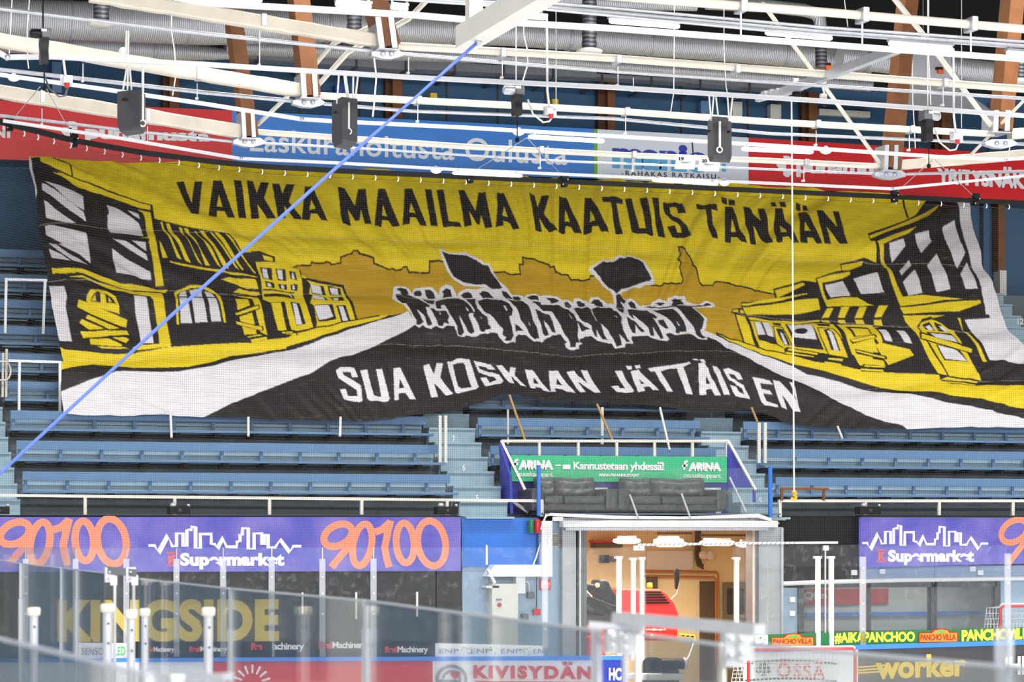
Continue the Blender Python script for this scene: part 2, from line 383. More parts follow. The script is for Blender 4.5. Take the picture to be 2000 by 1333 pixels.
    many(Z3, YEL, "155,95 180,95 210,190 320,430 430,605 370,580 270,380 190,210|230,110 275,115 300,180 330,300 420,430 550,635 480,615 390,450 290,320|395,155 440,165 460,300 560,480 695,655 640,620 520,430 430,260|460,165 520,180 540,250 620,420 700,550 800,670 740,660 640,470 550,350|600,210 620,215 680,330 800,470 945,690 900,670 740,450|665,210 720,225 780,330 880,480 1050,700 985,695 880,540 760,370|795,245 830,255 900,360 1020,510 1180,725 1120,690 960,470|850,250 900,260 960,330 1060,480 1240,720 1210,720 1040,520|990,290 1035,300 1130,450 1280,620 1400,760 1370,755 1220,580|130,390 150,410 190,480 245,585 180,600 150,480|270,625 400,640 700,685 1060,735 1430,800 1380,805 1000,750 640,700 280,650|945,820 1060,800 1400,830 1440,930 1220,900|1190,920 1450,960 1460,990 1420,1000 1110,960|1140,1070 1300,1075 1320,1180 1160,1240|1130,1280 1420,1170 1440,1230 1150,1310")
    # tall arched window
    many(Z3, YEL, "340,1000 380,960 540,905 700,905 850,950 940,1030 1000,1333 1010,1400 980,1400 930,1150 880,1010 700,935 550,935 420,980 370,1040 400,1420 370,1420")
    many(Z3, WHT, "395,1085 500,1085 570,1405 425,1405|555,1085 710,1085 770,1395 610,1400|770,1080 880,1080 950,1385 820,1390|420,990 490,965 505,1065 395,1065|540,955 690,945 705,1060 560,1065|740,970 830,1000 870,1060 760,1060")
    many(Z4, YEL, "390,225 640,245 860,290 960,310 1000,440 1040,700 1140,1080 930,1110 850,1090 700,1100 630,900 590,740 500,680 490,560 470,440 410,280|475,170 610,190 615,235 500,215|350,640 440,640 550,1160 460,1120 440,1000 400,860|105,600 440,632 355,665")
    many(Z4, YEL, "185,920 350,870 400,1070 410,1150 250,1160|140,680 300,680 318,780 170,835")
    many(Z4, BLK, "450,280 605,300 620,430 490,415|650,310 780,320 800,440 690,425|830,340 910,350 940,445 850,420|520,450 640,460 655,525 540,515|695,465 810,475 815,530 715,520|850,475 945,480 955,550 870,535|505,590 830,600 900,590 915,670 700,650 520,630|490,690 590,740 690,1105 560,1160 540,1000|590,735 770,740 860,1090 690,1110|840,745 960,750 1045,1030 930,1040|120,870 440,765 455,830 140,915|130,970 500,1045 500,1105 150,1035")
    line(Q(Z4, "500,540 700,550 905,565"), 2.2, BLK); line(Q(Z4, "160,600 300,610 450,610"), 3, BLK); line(Q(Z4, "640,1105 700,1110 900,1110 940,1160"), 2.5, BLK)
    many(Z4, WHT, "480,295 540,305 575,420 500,405|670,320 740,330 755,425 700,410|865,360 885,360 910,430 870,425|550,470 595,470 610,510 560,510|735,475 770,480 780,520 740,515|885,485 905,490 915,530 885,530|840,590 870,600 885,670|870,760 920,760 1000,1030 930,1030")
    many(Z4, YEL, "595,740 720,745 800,1100 690,1105 640,920|130,880 425,785 440,820 145,905|140,985 480,1050 485,1098 150,1025|740,1120 880,1120 870,1135 745,1140|770,1150 910,1140 900,1160|290,1185 460,1150 480,1165 300,1195|330,1220 540,1180 550,1210 350,1250")
    many(Z4, YEL, "1060,425 1540,490 1690,990 1180,1080 1190,1020 1160,790 1105,740 1150,610 1100,590 1120,480")
    many(Z4, BLK, "1120,475 1290,485 1330,590 1140,590|1340,480 1510,510 1530,600 1380,590|1150,615 1310,620 1340,715 1160,700|1370,625 1540,625 1555,715 1410,700|1160,780 1390,780 1440,980 1210,1000|1440,790 1560,785 1630,1010 1500,1020")
    many(Z4, WHT, "1120,475 1250,490 1280,580 1145,570|1370,505 1470,510 1490,590 1400,580|1145,615 1290,625 1300,705 1170,690|1410,640 1485,640 1470,700 1425,695|1160,785 1340,795 1400,945 1220,975|1470,800 1530,800 1595,1010 1525,1015")
    line(Q(Z4, "1060,415 1540,490 1590,600 1640,740 1700,990"), 4.5, BLK); line(Q(Z4, "930,1130 1180,1085 1700,990 2000,937"), 2.6, BLK)
    # ------------------------------------------------ right street side
    fill(pp("1809,390 1789,418 1765,431 1692,461 1697,478 1707,479 1716,509 1687,504 1639,518 1641,532 1592,546 1593,553 1567,549 1510,564 1515,583 1448,589 1449,599 1432,602 1430,609 1436,612 1452,667 1531,691 1587,707 1652,716 1681,722 1726,727 1815,730 1835,731 1838,742 1860,750 1907,753 2000,754 2060,754 2060,716 1993,709 1962,704 1934,702 1902,642 1886,621 1936,617 1927,594 1916,566 1899,520 1885,466 1866,380"), BLK)
    fill(Q(ZR, "1130,60 1265,60 1340,370 1430,680 1450,810 1530,1000 1600,1160 1650,1300 1700,1400 1500,1400 1430,1130 1330,850 1240,520")+[], WHT)
    fill(pp("1886,621 1936,617 1927,594 1960,594 2020,690 2040,712 1993,709 1962,704 1934,702 1902,642"), WHT)
    many(ZR, YEL, "95,520 280,440 560,310 760,210 950,95 900,170 800,260 560,360 300,470 105,565|185,600 400,500 600,430 660,400 560,490 400,560 255,630 300,780 380,960 500,1220 750,1190 1230,1240 1000,1250 740,1290 470,1330 390,1110 270,800")
    line(Q(ZR, "515,60 570,265"), 4, BLK)
    line(Q(ZR, "215,785 165,600"), 3, BLK)
    many(ZR, WHT, "325,620 500,550 535,610 390,785|640,485 810,430 850,540 720,700|980,375 1120,300 1160,450 1245,690 1150,880 1060,640 1010,520|455,925 580,770 610,830 480,975|790,845 905,700 960,820 1065,1130 900,1160 850,1030|500,1050 640,900 735,1170 570,1205|1180,960 1270,790 1385,1130 1240,1130")
    many(ZC, YEL, "1080,375 1450,285 1440,320 1370,355 1140,410 1200,580 1350,565 1530,560 1660,640 1700,655 1450,660 1200,665 1140,500|1340,230 1590,160 1580,200 1450,270 1350,285|1200,680 1265,680 1220,770 1145,770|1350,670 1440,665 1390,775 1320,775|1545,670 1630,665 1580,780 1500,780|1140,795 1220,795 1240,825 1150,815|1320,795 1395,795 1410,830 1330,825|1505,795 1590,800 1610,840 1520,835|630,480 930,405 960,425 660,560|275,620 600,570 990,515 980,525 640,600 280,640|285,655 500,640 800,600 1105,560 1130,680 850,720 600,720 340,735|330,755 600,790 850,785 1120,785 1130,810 840,820 560,810 350,790|190,685 235,680 240,705 180,710|260,680 290,680 315,715 260,715|205,735 320,745 420,1090 300,1050|360,805 1120,835 1310,845 1700,855 1690,1290 1560,1300 1450,1230 1160,1170 740,1175 470,1110")
    many(ZC, WHT, "1175,425 1370,380 1450,545 1240,555")
    fill(pp("1666,546 1712,535 1727,571 1682,574"), WHT)
    many(ZC, BLK, "400,815 570,820 660,1065 460,1020|640,900 720,900 800,1085 735,1080|610,825 700,830 700,870 620,860|745,830 1020,840 1160,1140 850,1100|1075,840 1230,845 1230,880 1100,880|1150,930 1200,920 1250,960 1340,1150 1240,1140|1270,840 1320,850 1470,1200 1420,1220|1050,1215 1180,1180 1170,1270 1060,1250|1380,1240 1480,1190 1560,1310 1400,1310|730,1120 760,1100 1110,1165 1100,1210 900,1200 740,1190")
    many(ZC, WHT, "410,815 480,820 530,965 450,960|500,820 570,820 620,985 550,975|690,930 720,950 770,1075 735,1070|775,840 1020,845 1080,1030 840,1000|1185,940 1230,950 1320,1145 1270,1145")
    fill([(1400+.18*(910+70*math.cos(a)), 480+.18*(935+34*math.sin(a)+4*math.cos(a))) for a in [i*.4 for i in range(16)]], BLK)
    for s, w in (("610,875 720,885 820,1090", 2), ("610,875 660,1065 720,1110", 2), ("1085,905 1120,1010 1225,1210", 2.2), ("1085,905 1250,915 1330,1020 1440,1225", 2.2), ("180,690 165,715 330,735", 2), ("205,735 300,1050", 3), ("330,745 450,1110", 5.5), ("0,925 130,985 280,1035 470,1110 730,1175 1040,1215", 2.5), ("1160,1175 1190,1250 1400,1300", 2)):
        line(Q(ZC, s), w, BLK)
    many(ZC, YEL, "780,1115 1095,1172 1088,1192 765,1140|750,1155 1050,1205 1050,1215 745,1180|1215,1220 1370,1235 1360,1262 1210,1240|1170,1260 1350,1290 1340,1310 1170,1290")
    many(Z5, YEL, "600,115 820,85 1100,50 1410,30 1420,60 1200,135 800,160 640,170|635,185 1050,178 980,200 830,220 790,290 830,310 880,460 1000,640 1095,780 990,760 930,680 800,440 720,300 660,230|800,300 820,250 920,220 1030,250 1110,300 1160,310 1230,490 1300,600 1430,820 1100,780 1000,620 900,470 820,440|1190,195 1215,195 1260,310 1310,330 1480,640 1440,645 1290,340 1250,300|390,95 480,95 415,205 345,205|345,225 420,225 440,280 350,270|400,480 700,530 745,585 600,640 490,680 430,600 350,500|345,295 400,290 350,310 420,470 400,500 300,400")
    many(Z5, BLK, "830,270 900,245 940,290 960,325 860,322|945,245 1010,255 1115,330 1000,330|870,350 1130,350 1190,460 930,450|795,360 810,350 1190,460 1340,515 1335,575 1180,530 800,435|960,480 1200,530 1290,645 1050,635|55,295 285,310 310,400 130,430|85,450 340,398 365,435 120,488|350,300 700,300 780,450 700,490 430,470|145,535 470,595 478,630 160,578|1000,815 1080,783 1400,830 1370,890 1130,872|200,710 240,672 470,690 450,755 220,745")
    line(Q(Z5, "785,290 880,465 1000,640 1095,780"), 2.6, BLK); line(Q(Z5, "785,290 830,225 920,200"), 3, BLK)
    many(Z5, WHT, "860,295 905,275 950,320 900,325|1000,275 1040,275 1110,330 1060,330|905,360 1130,370 1180,460 960,410|980,490 1170,530 1280,640 1060,620|380,335 455,330 520,470 440,460|560,340 645,340 720,480 640,470")
    many(Z5, YEL, "820,372 1180,475 1325,525 1320,562 1180,520 815,425|100,320 275,330 295,400 150,420|100,452 330,412 345,435 130,473|190,490 340,475 385,565 215,545|155,548 450,602 455,618 170,563|250,610 440,640 460,690 280,670|1015,822 1085,792 1395,835 1385,850 1150,830|1020,840 1150,845 1362,870 1360,882 1130,862|248,682 460,692 450,708 250,697|215,715 440,730 440,748 215,733")
    # ------------------------------------------------ marching crowd with its white outline
    many(ZA, WHT, "165,430 215,410 280,410 340,440 370,480 390,440 450,440 480,430 540,420 590,430 640,480 660,500 670,440 730,425 790,440 830,500 850,550 865,510 890,490 960,470 1040,480 1200,460 1340,480 1430,540 1490,530 1560,550 1590,600 1575,560 1620,520 1720,520 1760,540 1780,520 1860,515 1930,540 1999,570 1999,960 1900,960 1860,985 1800,1000 1780,1040 1700,1040 1640,1010 1590,985 1510,980 1480,1000 1480,1050 1390,1065 1330,1040 1300,1010 1280,970 1200,970 1100,980 1060,1000 1000,1005 940,990 920,1005 850,995 830,950 810,905 740,890 690,915 610,895 560,925 510,910 470,880 430,915 390,890 370,860 340,760 290,700 260,660 200,620 150,560 160,490")
    many(ZB, WHT, "-40,580 0,590 60,575 140,590 220,610 300,610 345,640 350,600 420,590 480,620 510,650 530,590 620,590 680,620 720,650 790,650 790,560 870,560 920,600 960,595 1020,620 1080,660 1110,650 1190,650 1210,620 1280,600 1360,640 1370,600 1430,585 1540,600 1560,650 1700,680 1780,640 1860,660 1880,690 1820,710 1700,720 1640,710 1700,770 1790,830 1780,930 1740,960 1800,1020 1790,1060 1720,1050 1640,1000 1580,985 1500,1000 1440,1005 1380,985 1340,1000 1380,1050 1360,1075 1270,1060 1200,1035 1150,1010 980,1010 970,1040 1000,1080 910,1090 900,1130 800,1140 760,1085 680,1080 590,1060 530,1020 420,1040 400,1070 445,1090 400,1110 410,1140 340,1160 260,1140 250,1100 270,1090 200,1020 100,1020 0,1080 -60,1060|495,320 540,285 640,235 770,210 800,175 860,165 970,155 1030,190 1110,240 1170,320 1225,400 1210,450 1120,455 1060,490 990,485 870,520 860,560 940,620 890,640 790,640 780,570 740,510 640,440 580,390 540,360")
    many(ZA, WHT, "630,95 655,80 700,110 760,130 920,120 1020,160 1120,225 1190,215 1230,290 1290,390 1350,440 1400,490 1440,540 1330,600 1280,580 1180,470 1050,450 920,440 810,380 740,300 690,210")
    many(ZA, BLK, "190,505 270,500 340,495 440,540 500,590 545,650 545,690 500,690 520,770 575,880 540,895 515,880 490,790 405,705 420,740 480,850 440,880 400,880 400,830 360,770 320,690 290,640 250,640 210,590 190,540|205,440 250,425 310,435 340,490 270,505 240,490 245,465 210,460|385,475 410,460 460,465 480,490 460,515 400,505|505,450 560,445 600,470 630,530 550,530 520,500|480,535 620,545 600,620 580,620 530,590|550,700 590,700 620,730 720,740 755,800 740,840 760,880 700,860 690,890 640,885 620,830|690,480 730,460 780,475 800,545 700,545 710,510|625,570 680,555 860,570 920,600 960,650 1000,720 1020,770 980,770 960,790 1000,880 1030,960 1000,980 960,960 920,880 860,790 880,860 920,960 890,995 850,980 840,900 760,780 700,650 670,660 670,715 620,700 615,640|890,540 920,510 970,500 1010,530 1020,570 930,575|940,580 1050,580 1040,640 1060,720 1110,780 1165,800 1180,870 1210,930 1160,930 1130,965 1090,950 1060,870 1010,790 1025,750 990,660|1085,520 1130,500 1190,520 1250,580 1130,580 1110,550|1070,610 1130,590 1330,600 1400,660 1440,740 1430,800 1400,810 1430,900 1455,1000 1430,1045 1360,1035 1380,1000 1330,990 1340,940 1260,850 1190,790 1120,740 1075,660|1330,500 1380,520 1450,590 1380,600 1340,550|1445,580 1460,555 1510,550 1540,580 1530,605 1460,605|1380,605 1550,610 1620,660 1650,750 1660,800 1710,900 1740,1010 1700,1015 1640,980 1600,920 1530,830 1480,700 1430,640|1470,870 1565,940 1480,950|1600,560 1650,535 1730,540 1740,590 1680,590|1655,620 1760,600 1760,640 1720,640|1690,710 1730,730 1850,760 1890,850 1925,940 1880,940 1850,880 1790,820 1800,860 1850,960 1810,975 1780,950 1760,880 1720,820|665,110 740,140 930,150 1030,190 1110,245 1180,235 1220,310 1290,400 1335,470 1310,480 1230,470 1150,435 1060,430 920,405 810,350 760,280 710,190")
    many(ZB, BLK, "40,600 110,600 190,635 150,660 90,660 95,640|-120,650 0,690 90,680 190,690 280,730 340,790 370,870 430,890 470,930 530,950 430,970 380,890 390,950 385,1020 410,1085 370,1090 365,1130 310,1130 300,1080 220,980 130,830 90,770 0,770 -60,720|245,635 290,630 330,670 300,710 260,690|375,630 420,615 470,640 475,675 400,680|345,700 500,690 530,720 540,790 580,870 640,900 680,1010 720,1055 660,1050 620,1000 590,950 600,1030 570,1020 540,960 530,915 480,890 400,850 370,780|530,650 560,615 620,615 660,640 670,685 590,690 570,660|540,720 600,695 760,700 830,750 865,820 860,880 880,960 920,1030 960,1070 920,1075 870,1030 840,990 870,1110 820,1120 790,1060 720,960 650,900 590,880 550,800|820,640 810,540 850,540 920,610 905,640 860,610 900,680 890,760 840,720 810,690|940,640 970,620 1020,640 1040,685 970,690|930,720 1000,700 1150,705 1190,760 1250,820 1230,840 1200,830 1270,930 1320,1040 1290,1055 1250,990 1200,920 1220,1010 1180,1010 1150,930 1070,860 1020,820 980,780 1000,850 940,800|910,820 960,850 1010,870 1120,970 1080,975 1010,900 1020,980 980,980 930,900|1250,860 1310,850 1370,940 1340,945 1270,900|1210,720 1420,725 1480,800 1540,870 1560,920 1570,965 1500,970 1480,990 1450,980 1450,940 1390,870 1330,820 1250,760|1400,630 1440,615 1530,630 1500,640 1540,685 1400,690 1420,650|1120,665 1180,660 1300,690 1740,690 1790,660 1850,680 1740,705 1300,705|1230,640 1290,635 1350,655 1290,670|1450,705 1630,705 1700,780 1760,840 1740,930 1720,950 1740,1000 1790,1035 1740,1040 1680,1000 1640,920 1560,830|540,310 650,250 790,230 830,195 970,170 1080,245 1190,390 1170,415 1100,425 1020,460 880,480 820,530 740,480 640,400")
    many(ZA, WHT, "1340,670 1360,680 1385,740 1370,740|930,700 960,740 960,755 940,740|1085,795 1105,825 1100,835|1610,840 1640,880 1635,890|650,745 662,770 652,775")
    many(ZB, WHT, "780,790 815,810 815,825|275,790 320,840 315,850|1450,870 1495,910 1480,915")
    # ------------------------------------------------ lettering
    def letters(z, col, s):
        for w in s.strip().split('|'):
            out, *holes = w.split(';')
            fill(Q(z, out), col)
            for h in holes:
                fill(Q(z, h), YEL if col is BLK else BLK)
    letters(R1, BLK, "135,85 220,85 300,320 330,95 415,92 375,475 290,470|530,95 620,97 770,490 690,488 655,415 575,410 570,485 480,475;595,240 635,365 572,360|750,100 832,102 892,495 810,490|890,102 965,98 1000,240 1045,108 1135,120 1080,300 1210,512 1120,508 1010,360 1030,505 945,500|1170,125 1248,128 1282,235 1320,135 1415,140 1350,325 1480,480 1490,515 1410,518 1300,370 1315,512 1230,508|1525,150 1615,150 1770,535 1700,520 1660,455 1590,450 1580,520 1490,520;1595,300 1640,400 1575,410")
    letters(R2, BLK, "45,108 125,108 235,310 270,118 352,120 415,510 340,508 300,345 285,470 240,470 160,350 195,510 100,495|485,130 560,137 725,522 645,520 605,455 535,450 530,520 452,515;545,285 585,405 533,402|768,138 850,135 1010,545 935,540 895,468 825,465 822,528 748,525;838,290 885,410 815,412|988,142 1062,148 1130,550 1052,542|1115,155 1192,155 1245,500 1370,505 1385,558 1185,555|1348,172 1412,170 1540,375 1568,180 1640,182 1720,565 1645,565 1600,420 1585,530 1545,530 1462,410 1495,560 1420,555|1770,180 1845,175 2015,578 1950,575 1915,500 1835,500 1830,572 1755,565;1850,320 1890,440 1825,442")
    letters(R3, BLK, "115,182 185,182 218,320 262,185 345,188 290,380 435,592 345,585 235,440 268,580 190,578|448,198 530,202 705,600 622,598 585,522 522,522 518,598 440,592;520,340 570,468 515,470|728,212 800,212 990,608 900,600 870,540 808,538 800,602 718,598;795,350 838,478 785,478|905,230 1140,232 1143,282 1070,290 1145,608 1065,600 1000,295 915,285|1163,228 1238,218 1320,545 1390,550 1322,215 1400,222 1482,595 1470,615 1270,600 1245,580|1448,232 1522,235 1613,630 1535,622|1580,260 1610,240 1800,245 1830,375 1750,368 1740,295 1660,295 1668,365 1850,500 1885,630 1850,640 1680,635 1630,505 1710,505 1740,580 1785,575 1775,520 1610,370")
    letters(R4, BLK, "108,155 325,172 342,242 270,230 290,370 345,555 278,548 225,370 205,215 120,205|373,100 440,105 450,165 385,158|458,103 530,110 535,172 465,165|425,182 505,185 600,460 665,582 595,580 550,515 492,512 488,575 425,570 412,400;495,325 545,455 488,458|620,188 685,192 800,355 782,200 850,200 935,598 870,595 722,410 770,590 700,582 650,400|918,140 965,140 978,195 928,195|1003,143 1068,145 1083,207 1020,203|960,215 1040,218 1215,602 1150,600 1105,540 1040,538 1035,598 970,595 955,420;1025,375 1080,485 1020,490|1187,148 1245,150 1255,215 1200,210|1265,152 1322,158 1333,220 1280,215|1222,235 1300,232 1470,610 1405,610 1365,550 1305,548 1308,608 1225,600 1222,400;1280,370 1340,475 1275,472|1408,240 1480,240 1630,425 1590,245 1655,245 1740,620 1660,615 1515,425 1565,612 1490,608")
    letters(S1, WHT, "65,200 100,182 220,190 255,262 205,262 190,225 125,215 130,235 280,325 300,435 280,447 140,432 105,348 155,345 175,398 255,402 250,355 90,260|272,202 330,200 395,402 460,405 405,205 455,198 528,425 515,445 360,443 340,425|555,192 610,185 750,430 700,433 660,380 605,382 605,437 568,440;610,270 650,340 605,345|810,155 860,140 905,220 925,130 980,125 960,240 1068,380 1010,390 905,290 940,405 885,408|1015,120 1110,88 1205,95 1240,180 1285,325 1260,345 1110,370 1090,360;1065,130 1150,122 1170,140 1225,325 1140,330 1115,310|1240,105 1380,130 1430,175 1390,175 1340,150 1280,145 1300,170 1460,215 1495,275 1470,300 1340,320 1300,240 1350,235 1380,285 1440,265 1420,240 1290,195|1435,140 1490,140 1545,205 1555,155 1600,160 1590,220 1690,325 1640,310 1560,230 1585,305 1545,290|1680,172 1745,172 1895,362 1840,350 1815,325 1765,320 1770,338 1725,330;1755,230 1800,290 1755,288")
    letters(S0, WHT, "1210,800 1260,805 1355,935 1310,930 1280,910 1240,905 1245,930 1220,925;1255,845 1285,885 1250,880")
    letters(S2, WHT, "108,165 160,158 265,255 215,155 262,155 357,340 312,342 190,235 245,332 205,335|470,160 525,158 610,325 590,340 475,338 440,285 490,278 505,300 545,298|552,120 595,118 600,145 570,148|618,120 655,118 662,140 630,145|590,160 650,152 795,318 750,322 725,290 680,292 690,328 640,335;655,220 690,262 665,265|715,148 865,135 885,158 810,170 900,330 855,330 770,175 735,172|870,138 1015,118 1030,135 975,150 1050,350 1000,350 930,160 885,160|1040,100 1075,98 1090,112 1055,112|1095,100 1120,100 1140,128 1110,128|1085,130 1130,130 1260,360 1215,358 1190,315 1150,315 1150,355 1102,352 1092,240;1145,215 1180,270 1148,275|1190,155 1225,160 1330,350 1285,355|1268,185 1305,178 1395,215 1420,250 1380,250 1350,220 1310,215 1330,240 1430,285 1485,380 1375,358 1325,290 1375,295 1400,330 1440,345 1420,305 1310,250|1490,235 1620,260 1650,285 1550,275 1565,310 1630,320 1650,345 1580,338 1610,390 1690,420 1695,440 1600,418 1575,400|1645,255 1700,265 1830,390 1770,265 1800,270 1865,468 1815,460 1720,350 1762,452 1720,440")
    # ------------------------------------------------ sewn seams
    seam1 = Q(Z1, "250,940 420,915 750,950 1150,970 1640,990")+Q(Z3, "80,205 1100,245 2000,290")+Q(R2, "0,640 500,665 1000,690 2000,735")+Q(R3, "400,750 2000,800")+Q(R4, "200,700 1000,750 1820,780")+Q(ZR, "300,800 1000,825 1330,852")
    seam2 = Q(Z2, "165,470 650,475 1000,545 1700,565")+Q(Z4, "0,590 1600,590 2000,590")+Q(ZA, "480,545 1300,590 1999,615")+Q(ZB, "600,690 1400,690")+Q(ZC, "0,650 330,740 850,770 1130,790 1660,850")+Q(Z5, "0,260 700,290 1340,320")
    seam3 = pp("126,703 320,690 560,684 740,677 860,672 1000,684 1120,690 1260,681 1420,688 1640,760 1860,742 2010,742")
    g = img.copy()
    line(seam1, 1.4, (-1, -1, -1)); line(seam2, 1.2, (-1, -1, -1)); line(seam3, .8, (-1, -1, -1))
    mk = img[:, :, 0] < 0
    img[mk] = g[mk]*.62+np.array(lin((214, 208, 196)), np.float32)*.34
    # ------------------------------------------------ cloth surface (Coons patch between the four edges)
    def resample(pts, n, by=None):
        p = np.array(pts, float); d = np.r_[0, np.cumsum(np.hypot(*np.diff(p, axis=0).T))]
        if by == 'x': d = p[:, 0]-p[0, 0]
        t = np.linspace(0, d[-1], n); return np.c_[np.interp(t, d, p[:, 0]), np.interp(t, d, p[:, 1])]
    NU, NV = 1240, 350
    top = resample(pp("56,310 200,314 335,318 460,324 800,342 1160,352 1460,364 1889,388"), NU)
    bot = resample(pp("126,801 160,803 320,807 399,812 483,817 600,820 700,820 764,815 847,804 939,788 985,772 1003,773 1050,780 1100,786 1160,789 1230,794 1288,798 1353,805 1413,803 1467,797 1509,812 1548,826 1600,833 1640,834 1775,837 2000,838 2064,838"), NU)
    lef = resample(pp("56,310 57,330 63,357 67,372 69,395 76,440 84,500 93,540 97,572 101,600 110,640 115,669 124,703 119,708 120,758 126,801"), NV)
    rig = resample(pp("1889,388 1901,441 1916,492 1919,514 1932,545 1944,571 1952,594 1956,605 1971,638 2000,677 2040,745 2064,838"), NV)
    u = np.linspace(0, 1, NU)[None, :, None]; v = np.linspace(0, 1, NV)[:, None, None]
    # move the parameter so the straight left edge of each letter row stays put
    G = (1-v)*top[None]+v*bot[None]+(1-u)*lef[:, None]+u*rig[:, None] - ((1-u)*(1-v)*top[0]+u*(1-v)*top[-1]+(1-u)*v*bot[0]+u*v*bot[-1])
    px = G[..., 0]; py = G[..., 1]
    # colour at each vertex, smoothed a little
    im = img
    im = (np.roll(im, 1, 0)+np.roll(im, -1, 0)+np.roll(im, 1, 1)+np.roll(im, -1, 1)+2*im)/6
    ix = np.clip(((px-X0)*SS).astype(int), 0, W*SS-1); iy = np.clip(((py-Y0)*SS).astype(int), 0, H*SS-1)
    col = im[iy, ix]
    # wrinkles
    rng = np.random.RandomState(3)
    def vnoise(x, y, seed):
        r = np.random.RandomState(seed).rand(64, 64).astype(np.float32)
        xi = np.floor(x).astype(int); yi = np.floor(y).astype(int); fx = x-xi; fy = y-yi
        fx = fx*fx*(3-2*fx); fy = fy*fy*(3-2*fy)
        a = r[yi % 64, xi % 64]; b = r[yi % 64, (xi+1) % 64]; c = r[(yi+1) % 64, xi % 64]; d = r[(yi+1) % 64, (xi+1) % 64]
        return (a*(1-fx)+b*fx)*(1-fy)+(c*(1-fx)+d*fx)*fy-.5
    w = np.zeros_like(px)
    warp = 30*vnoise(px/140, py/90, 5)
    # folds running down to the right on the left half, down to the left on the right half
    sgn = np.tanh((px-1080)/350)
    w += .060*vnoise((px*.35+sgn*py*1.0+warp)/26, (py*.3-sgn*px*.45)/260, 11)*(.35+1.1*np.exp(-((py-430)/130)**2))
    w += .030*vnoise((px*.5+sgn*py*.9+warp)/11, (py*.3-sgn*px*.4)/170, 12)*np.clip(vnoise(px/200, py/90, 13)+.35, 0, 1)*1.6
    w += .10*vnoise(px/240, py/80, 14)
    w += .018*vnoise((px+.3*py)/14, py/120, 17)*np.exp(-((py-345)/45)**2)
    # seams pull the cloth in
    def sdist(pts):
        p = np.array(sorted(pts)); return py-np.interp(px, p[:, 0], p[:, 1])
    for sm_, am in ((seam1, .05), (seam2, .05), (seam3, .045)):
        d = sdist(sm_); w -= am*np.exp(-(d/16)**2)*(.6+1.2*vnoise(px/70, py*0+3, 21)); w += am*.5*np.exp(-((d-26)/22)**2)
    w += .05*np.exp(-((px-985)/60)**2-((py-775)/40)**2)
    Yb, Zb, K = 48.08, 5.5, .879
    uu = (px-1000)/F; vv = (HY-py)/F
    t = (Yb+K*(HC-Zb))/((CT-uu*ST)-K*vv)
    Xw = t*(ST+uu*CT); Yw = t*(CT-uu*ST); Zw = HC+t*vv
    w = w*1.9
    nz = K/math.hypot(1, K); ny = -1/math.hypot(1, K)
    Yw = Yw+w*ny; Zw = Zw+w*nz
    N = NU*NV; me = bpy.data.meshes.new('banner')
    me.vertices.add(N); co_ = np.stack([Xw, Yw, Zw], -1).reshape(-1).astype(np.float32); me.vertices.foreach_set('co', co_)
    idx = np.arange(N).reshape(NV, NU)
    q = np.stack([idx[:-1, :-1], idx[1:, :-1], idx[1:, 1:], idx[:-1, 1:]], -1).reshape(-1)
    nf = (NU-1)*(NV-1); me.loops.add(nf*4); me.loops.foreach_set('vertex_index', q.astype(np.int32))
    me.polygons.add(nf); me.polygons.foreach_set('loop_start', np.arange(0, nf*4, 4, dtype=np.int32)); me.polygons.foreach_set('loop_total', np.full(nf, 4, np.int32))
    me.update(calc_edges=True); me.polygons.foreach_set('use_smooth', np.ones(nf, bool))
    ca = me.color_attributes.new('paint', 'FLOAT_COLOR', 'POINT')
    ca.data.foreach_set('color', np.c_[col.reshape(-1, 3), np.ones(N)].reshape(-1).astype(np.float32))
    m = bpy.data.materials.new('painted_cloth'); m.use_nodes = True; nt = m.node_tree; b = nt.nodes['Principled BSDF']
    at = nt.nodes.new('ShaderNodeAttribute'); at.attribute_name = 'paint'
    tc = nt.nodes.new('ShaderNodeTexCoord'); mp = nt.nodes.new('ShaderNodeMapping'); mp.inputs['Scale'].default_value = (1.2, 6, 9)
    n = nt.nodes.new('ShaderNodeTexNoise'); n.inputs['Scale'].default_value = 1.6; n.inputs['Detail'].default_value = 7; n.inputs['Roughness'].default_value = .65
    nt.links.new(tc.outputs['Object'], mp.inputs[0]); nt.links.new(mp.outputs[0], n.inputs['Vector'])
    r = nt.nodes.new('ShaderNodeMapRange'); r.inputs[1].default_value = .3; r.inputs[2].default_value = .7; r.inputs[3].default_value = .86; r.inputs[4].default_value = 1.1
    nt.links.new(n.outputs['Fac'], r.inputs[0])
    sc = nt.nodes.new('ShaderNodeVectorMath'); sc.operation = 'SCALE'
    nt.links.new(at.outputs['Color'], sc.inputs[0]); nt.links.new(r.outputs[0], sc.inputs['Scale'])
    # brushed grey streaks where the paint is thin
    r2 = nt.nodes.new('ShaderNodeMapRange'); r2.inputs[1].default_value = .58; r2.inputs[2].default_value = .8; r2.inputs[3].default_value = 0; r2.inputs[4].default_value = .16
    nt.links.new(n.outputs['Fac'], r2.inputs[0])
    mx = nt.nodes.new('ShaderNodeMix'); mx.data_type = 'RGBA'; mx.inputs[7].default_value = (.5, .48, .46, 1)
    nt.links.new(r2.outputs[0], mx.inputs[0]); nt.links.new(sc.outputs[0], mx.inputs[6]); nt.links.new(mx.outputs[2], b.inputs['Base Color'])
    b.inputs['Roughness'].default_value = .6; b.inputs['Specular IOR Level'].default_value = .3
    me.materials.append(m)
    o = bpy.data.objects.new('banner', me); C.objects.link(o)
    tag(o, 'huge yellow and black painted supporter banner draped over the upper stand', 'banner')
